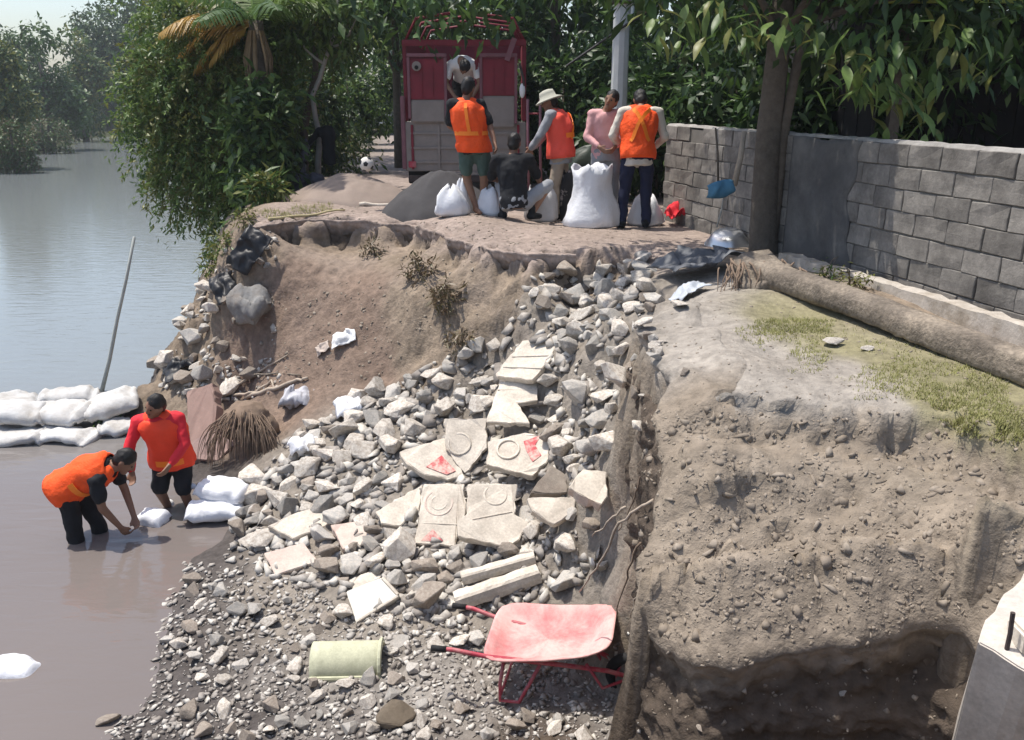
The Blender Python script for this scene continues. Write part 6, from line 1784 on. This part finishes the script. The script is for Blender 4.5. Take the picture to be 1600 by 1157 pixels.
MB().tube([(-.3, 0, 0), (-.3, 0, .52)], .02).build('support_leg', M_rust, gt); MB().tube([(.3, 0, 0), (.3, 0, .52)], .02).build('support_leg', M_rust, gt)
# motorbike-like parked scooter beside the sacks is hidden; tree-foot tarp and ball
tp = at_y(478, 285, 14.9)
e = empty('grey_tarp', (tp.x, 14.9, gz(tp.x, 14.9))); tag(e, 'dark grey tarpaulin heap at the foot of the slender tree', 'tarpaulin')
mb = MB()
for k in range(9): mb.ball((random.uniform(-.25, .35), random.uniform(-.1, .1), random.uniform(.05, .25)), (random.uniform(.12, .22), .12, random.uniform(.08, .2)), 10, 7)
mb.tube([(-.1, 0, .2), (0, 0, .6), (.05, 0, .9)], [.12, .07, .03], 8)
bake_remesh('folds', mb, .03, mat('bluegrey_tarp', (.10, .10, .125), rough=.6, bump=.4, bscale=14), e, 2, .5, .10, 4, 5)
# black gown hanging on the stem
p = at_y(513, 225, 14.95)
e = empty('black_jacket', p); tag(e, 'black jacket hanging on the slender tree stem', 'jacket')
mb = MB().loft([[Vector((math.cos(a) * rx, math.sin(a) * .07, z_)) for a in [2 * math.pi * k / 14 for k in range(14)]] for rx, z_ in [(.11, -.33), (.10, -.2), (.11, 0), (.13, .2), (.10, .27), (.03, .3)]])
mb.capsule((-.13, 0, .2), (-.32, .02, .0), .06, .05); mb.capsule((-.32, .02, 0), (-.36, .0, -.15), .05, .045)
bake_remesh('cloth', mb, .018, M_blackcl, e, 4, .5, .02, 4, 9)
bl = at_y(573, 257, 12.6)
e = empty('football', (bl.x, 12.6, bl.z)); tag(e, 'dirty white ball with black patches on top of the brown sand', 'ball')
MB().ball((0, 0, 0), .10, 20, 14).build('ball_skin', mat('ball_white', (.6, .57, .52), var=.15, bump=.1), e, smooth=True)
for d_ in [(0, -1, .1), (.85, -.4, -.5), (-.8, -.5, .3), (.5, -.3, .9), (-.3, -.4, -.9), (0, 1, 0)]:
    d_ = Vector(d_).normalized(); n1 = d_.orthogonal().normalized(); n2 = d_.cross(n1)
    MB().add([(d_ * .94 + (n1 * math.cos(a) + n2 * math.sin(a)) * .36).normalized() * .1025 for a in [2 * PI * k / 5 for k in range(5)]] + [d_ * .1035], [(k, (k + 1) % 5, 5) for k in range(5)]).build('black_patch', M_black, e)

# ------------------------------------------------------------------ truck
tk = empty('red_truck', (at_y(722, 260, 14.3).x, 14.3, 0))
tag(tk, 'old dark red truck parked on the lane with its dusty rear towards the river', 'truck')
TX = tk.location.x
def tz(py, Y=14.3): return at_y(722, py, Y).z
def tx(px, Y=14.3): return at_y(px, 150, Y).x - TX
def tbox(name, x0, x1, y0, y1, z0, z1, m_, bev=.012, parent=tk):
    return MB().box(((x0 + x1) / 2, (y0 + y1) / 2, (z0 + z1) / 2), (x1 - x0, y1 - y0, z1 - z0)).build(name, m_, parent, bevel=bev)
xl, xr = tx(630), tx(822)
zb, zt = tz(268), tz(190)
tbox('tailgate', xl, xr, 0, .07, zb, zt - .01, M_dust)
for k in range(3): tbox('tailgate_rib', xl + .05, xr - .05, -.02, .0, zb + .12 + k * .22, zb + .16 + k * .22, M_dust, .006)
for k in range(5): tbox('tailgate_rib', xl + .12 + k * (xr - xl - .24) / 4 - .02, xl + .12 + k * (xr - xl - .24) / 4 + .02, -.024, -.001, zb + .03, zt - .05, M_truckred if k % 4 == 0 else M_dust, .006)
tbox('bumper', xl + .05, xr - .05, -.10, .0, zb - .16, zb - .06, M_rust)
for k in range(4): MB().tube([(xl + .03, .3 + k * .9, tz(62)), (xl + .2, .3 + k * .9, tz(62) + .32), (0, .3 + k * .9, tz(62) + .42), (xr - .2, .3 + k * .9, tz(62) + .32), (xr - .03, .3 + k * .9, tz(62))], .022, 7).build('roof_hoop', M_truckred, tk, smooth=True)
tbox('bed_floor', xl + .02, xr - .02, .08, 3.4, zt - .12, zt - .05, M_darkin)
tbox('chassis', -.45, .45, .3, 5.2, .42, .58, M_rust)
def door(x0, x1, py0, pym, py1, name='rear_panel'):
    e = empty(name); e.parent = tk
    z0, zm, z1 = tz(py1), tz(pym), tz(py0)
    tbox('painted_half', x0, x1, -.05, -.005, zm, z1, M_truckred, .015, e)
    tbox('dusty_half', x0 + .01, x1 - .01, -.056, -.008, z0, zm - .003, M_dust, .02, e)
    for xx in (x0, x1): tbox('edge_strip', xx - .022, xx + .022, -.075, -.0, z0 + .06, z1 + .02, M_truckpink, .008, e)
    tbox('edge_strip', x0 - .02, x1 + .02, -.078, .003, z1 + .022, z1 + .075, M_truckpink, .008, e)
    for k in range(2): tbox('panel_rib', x0 + (x1 - x0) * (.35 + .3 * k) - .012, x0 + (x1 - x0) * (.35 + .3 * k) + .012, -.066, -.05, zm + .05, z1 - .12, M_truckred, .004, e)
    return e
dl = door(tx(640), tx(697), 92, 156, 192)
dr = door(tx(752), tx(806), 92, 150, 200)
# lamp on the left panel
lp = MB().tube([(tx(653), -.10, tz(104)), (tx(653), -.06, tz(104))], .07, 14).build('lamp', M_dust, dl)
MB().tube([(tx(653), -.112, tz(106)), (tx(653), -.09, tz(106))], .03, 12).build('lamp_lens', M_darkin, dl)
MB().tube([(tx(812), -.02, tz(100)), (tx(818), -.08, tz(125)), (tx(817), -.08, tz(150))], .02, 7).build('mirror_arm', M_rust, tk)
MB().ball((tx(816), -.08, tz(142)), (.045, .03, .11), 10, 8).build('mirror', M_white, tk, smooth=True)
tbox('side_wall', xl - .0, xl + .06, .08, 3.4, zt, tz(62), M_truckred)
tbox('side_wall', xr - .06, xr, .08, 3.4, zt, tz(62), M_truckred)
tbox('front_bulkhead', xl + .06, xr - .06, 3.3, 3.36, zt, tz(50), M_truckred)
tbox('top_beam', xl, xr, .02, .09, tz(72), tz(62), M_truckred)
for px in (678, 745): tbox('door_post', tx(px) - .03, tx(px) + .03, .0, .06, tz(192), tz(72), M_truckred)
MB().box((tx(798), -.09, tz(78)), (.08, .05, .34), Matrix.Rotation(.35, 3, 'Y')).build('flag_panel', M_truckpink, tk)
tbox('cab', xl + .05, xr - .05, 3.55, 5.2, .6, 2.35, M_truckred, .06)
tbox('cab_window', xl + .25, xr - .25, 3.53, 3.56, 1.5, 2.1, M_glass, .01)
tbox('side_step', xl - .05, xl + .02, -.02, .05, tz(265), tz(150), M_truckpink)
for sx in (-1, 1):
    for yy in (.75, 4.4):
        w_ = empty('wheel', (sx * .72, yy, .40)); w_.parent = tk
        rg = []
        for k in range(22):
            a = 2 * PI * k / 22; rd = Vector((0, math.cos(a), math.sin(a)))
            rg.append([rd * (.30 + .11 * math.copysign(abs(math.cos(b)) ** .5, math.cos(b))) + Vector((.12 * math.copysign(abs(math.sin(b)) ** .5, math.sin(b)), 0, 0)) for b in [2 * PI * j / 12 for j in range(12)]])
        rg.append(rg[0]); MB().loft(rg, True, False).build('tyre', M_rubber, w_, smooth=True)
        MB().tube([(-.08, 0, 0), (.08, 0, 0)], .21, 16).build('rim', M_rust, w_)
    tbox('mud_flap', sx * .72 - .15, sx * .72 + .15, .2, .22, .2, .62, M_rubber)
    tbox('tail_lamp', sx * .78 - .06, sx * .78 + .06, -.03, .0, tz(262), tz(252), M_redmet, .006)
# red hand truck standing right of the red truck
hx = at_y(836, 200, 13.4)
e = empty('hand_cart', (hx.x, 13.4, 0)); tag(e, 'upright dark red hand cart frame right of the truck', 'cart')
for x in (-.08, .10): MB().tube([(x, 0, .1), (x - .02, 0, .7), (x - .03, 0, 1.5)], .022, 7).build('rail', M_truckpink, e, smooth=True)
for z_ in (.5, .9, 1.3): MB().tube([(-.09, 0, z_), (.09, 0, z_)], .014, 6).build('crossbar', M_truckred, e)
for x in (-.14, .14): MB().tube([(x - .03, .04, .13), (x + .03, .04, .13)], .13, 14).build('wheel', M_rubber, e)
# dark vehicle far down the lane
dv = at_y(595, 165, 40)
e = empty('dark_car', (dv.x, 40, 0)); tag(e, 'dark parked car far down the lane left of truck', 'car')
MB().box((0, 0, .62), (1.7, 4.0, .60)).build('body', M_glass, e, bevel=.10)
MB().box((0, .2, 1.15), (1.45, 2.1, .55)).build('cabin', M_glass, e, bevel=.18)
for x in (-.75, .75):
    for y in (-1.3, 1.3): MB().tube([(x - .1, y, .32), (x + .1, y, .32)], .32, 16).build('wheel', M_rubber, e)
    MB().box((x * .75, -2.01, .75), (.28, .04, .12)).build('headlight', M_metal, e)
MB().box((0, -2.03, .42), (1.6, .10, .16)).build('bumper', M_metal, e, bevel=.02)
# hedge masses
HG = 'undergrowth along the lane behind the workers'
def hedge(label, px, Y, wpx, h, n, seed, mats=None):
    c = at_y(px, 200, Y); hw = wpx / FPX * Y / 2
    g_ = random.Random(seed); bl_ = []
    k = max(3, int(hw / .35))
    for i in range(k):
        bl_.append((-hw + 2 * hw * (i + .5) / k, g_.uniform(-.2, .2), h * g_.uniform(.3, .65), hw / k * 1.5, .5 if h < 5 else 1.0, h * g_.uniform(.35, .5)))
    bush_tree('thicket', label, c.x, Y, h, bl_, n, .2 if h < 5 else .4, .08 if h < 5 else .2, mats or [L_dark, L_dark, L_mid], seed, cat='thicket', group=HG, tr_r=.03, clump=.13)
hedge('dark thicket filling the gap behind the khaki hat', 880, 16.5, 160, 2.3, 4200, 81)
hedge('dark thicket behind the worker in navy trousers', 1030, 14.2, 180, 2.0, 4200, 82)
hedge('dark thicket behind the far end of the block wall', 1150, 12.4, 150, 2.1, 3600, 83)
hedge('shaded thicket behind the wall right of the trunk', 1290, 10.6, 190, 2.0, 4000, 84)
hedge('thicket beside the lane left of the dark car', 545, 27, 130, 2.6, 3600, 85, [L_mid, L_dark, L_lite])
hedge('thicket between feathery tree and the slender tree', 450, 18.2, 130, 2.4, 3600, 86, [L_mid, L_dark, L_dark])
hedge('green thicket hiding the palm trunk on the bank crest', 408, 14.1, 70, 1.9, 3000, 88, [L_mid, L_lite, L_dark])
hedge('tall dark trees massed behind the utility pole', 1000, 24, 420, 6.5, 5200, 89, [L_dark, L_dark, L_mid])
hedge('tall dark mass of leaves behind the shed', 1420, 17, 520, 6.0, 5200, 90, [L_dark, L_dark, L_mid])
hedge('thicket far behind the truck on the lane', 700, 30, 300, 4.2, 4500, 87, [L_dark, L_mid])

# ------------------------------------------------------------------ air
hz = MB().box((0, 90, 4.5), (420, 300, 16.0)).build('haze')
tag(hz, 'thin pale humid air over the river and the lane', 'haze', kind='stuff')
hm_ = bpy.data.materials.new('humid_air'); hm_.use_nodes = True
hn = hm_.node_tree.nodes
hn.remove(hn['Principled BSDF'])
pv = hn.new('ShaderNodeVolumePrincipled'); pv.inputs['Color'].default_value = (.86, .91, .97, 1); pv.inputs['Density'].default_value = .0008; pv.inputs['Anisotropy'].default_value = .2
hm_.node_tree.links.new(pv.outputs[0], hn['Material Output'].inputs['Volume'])
hz.data.materials.append(hm_)
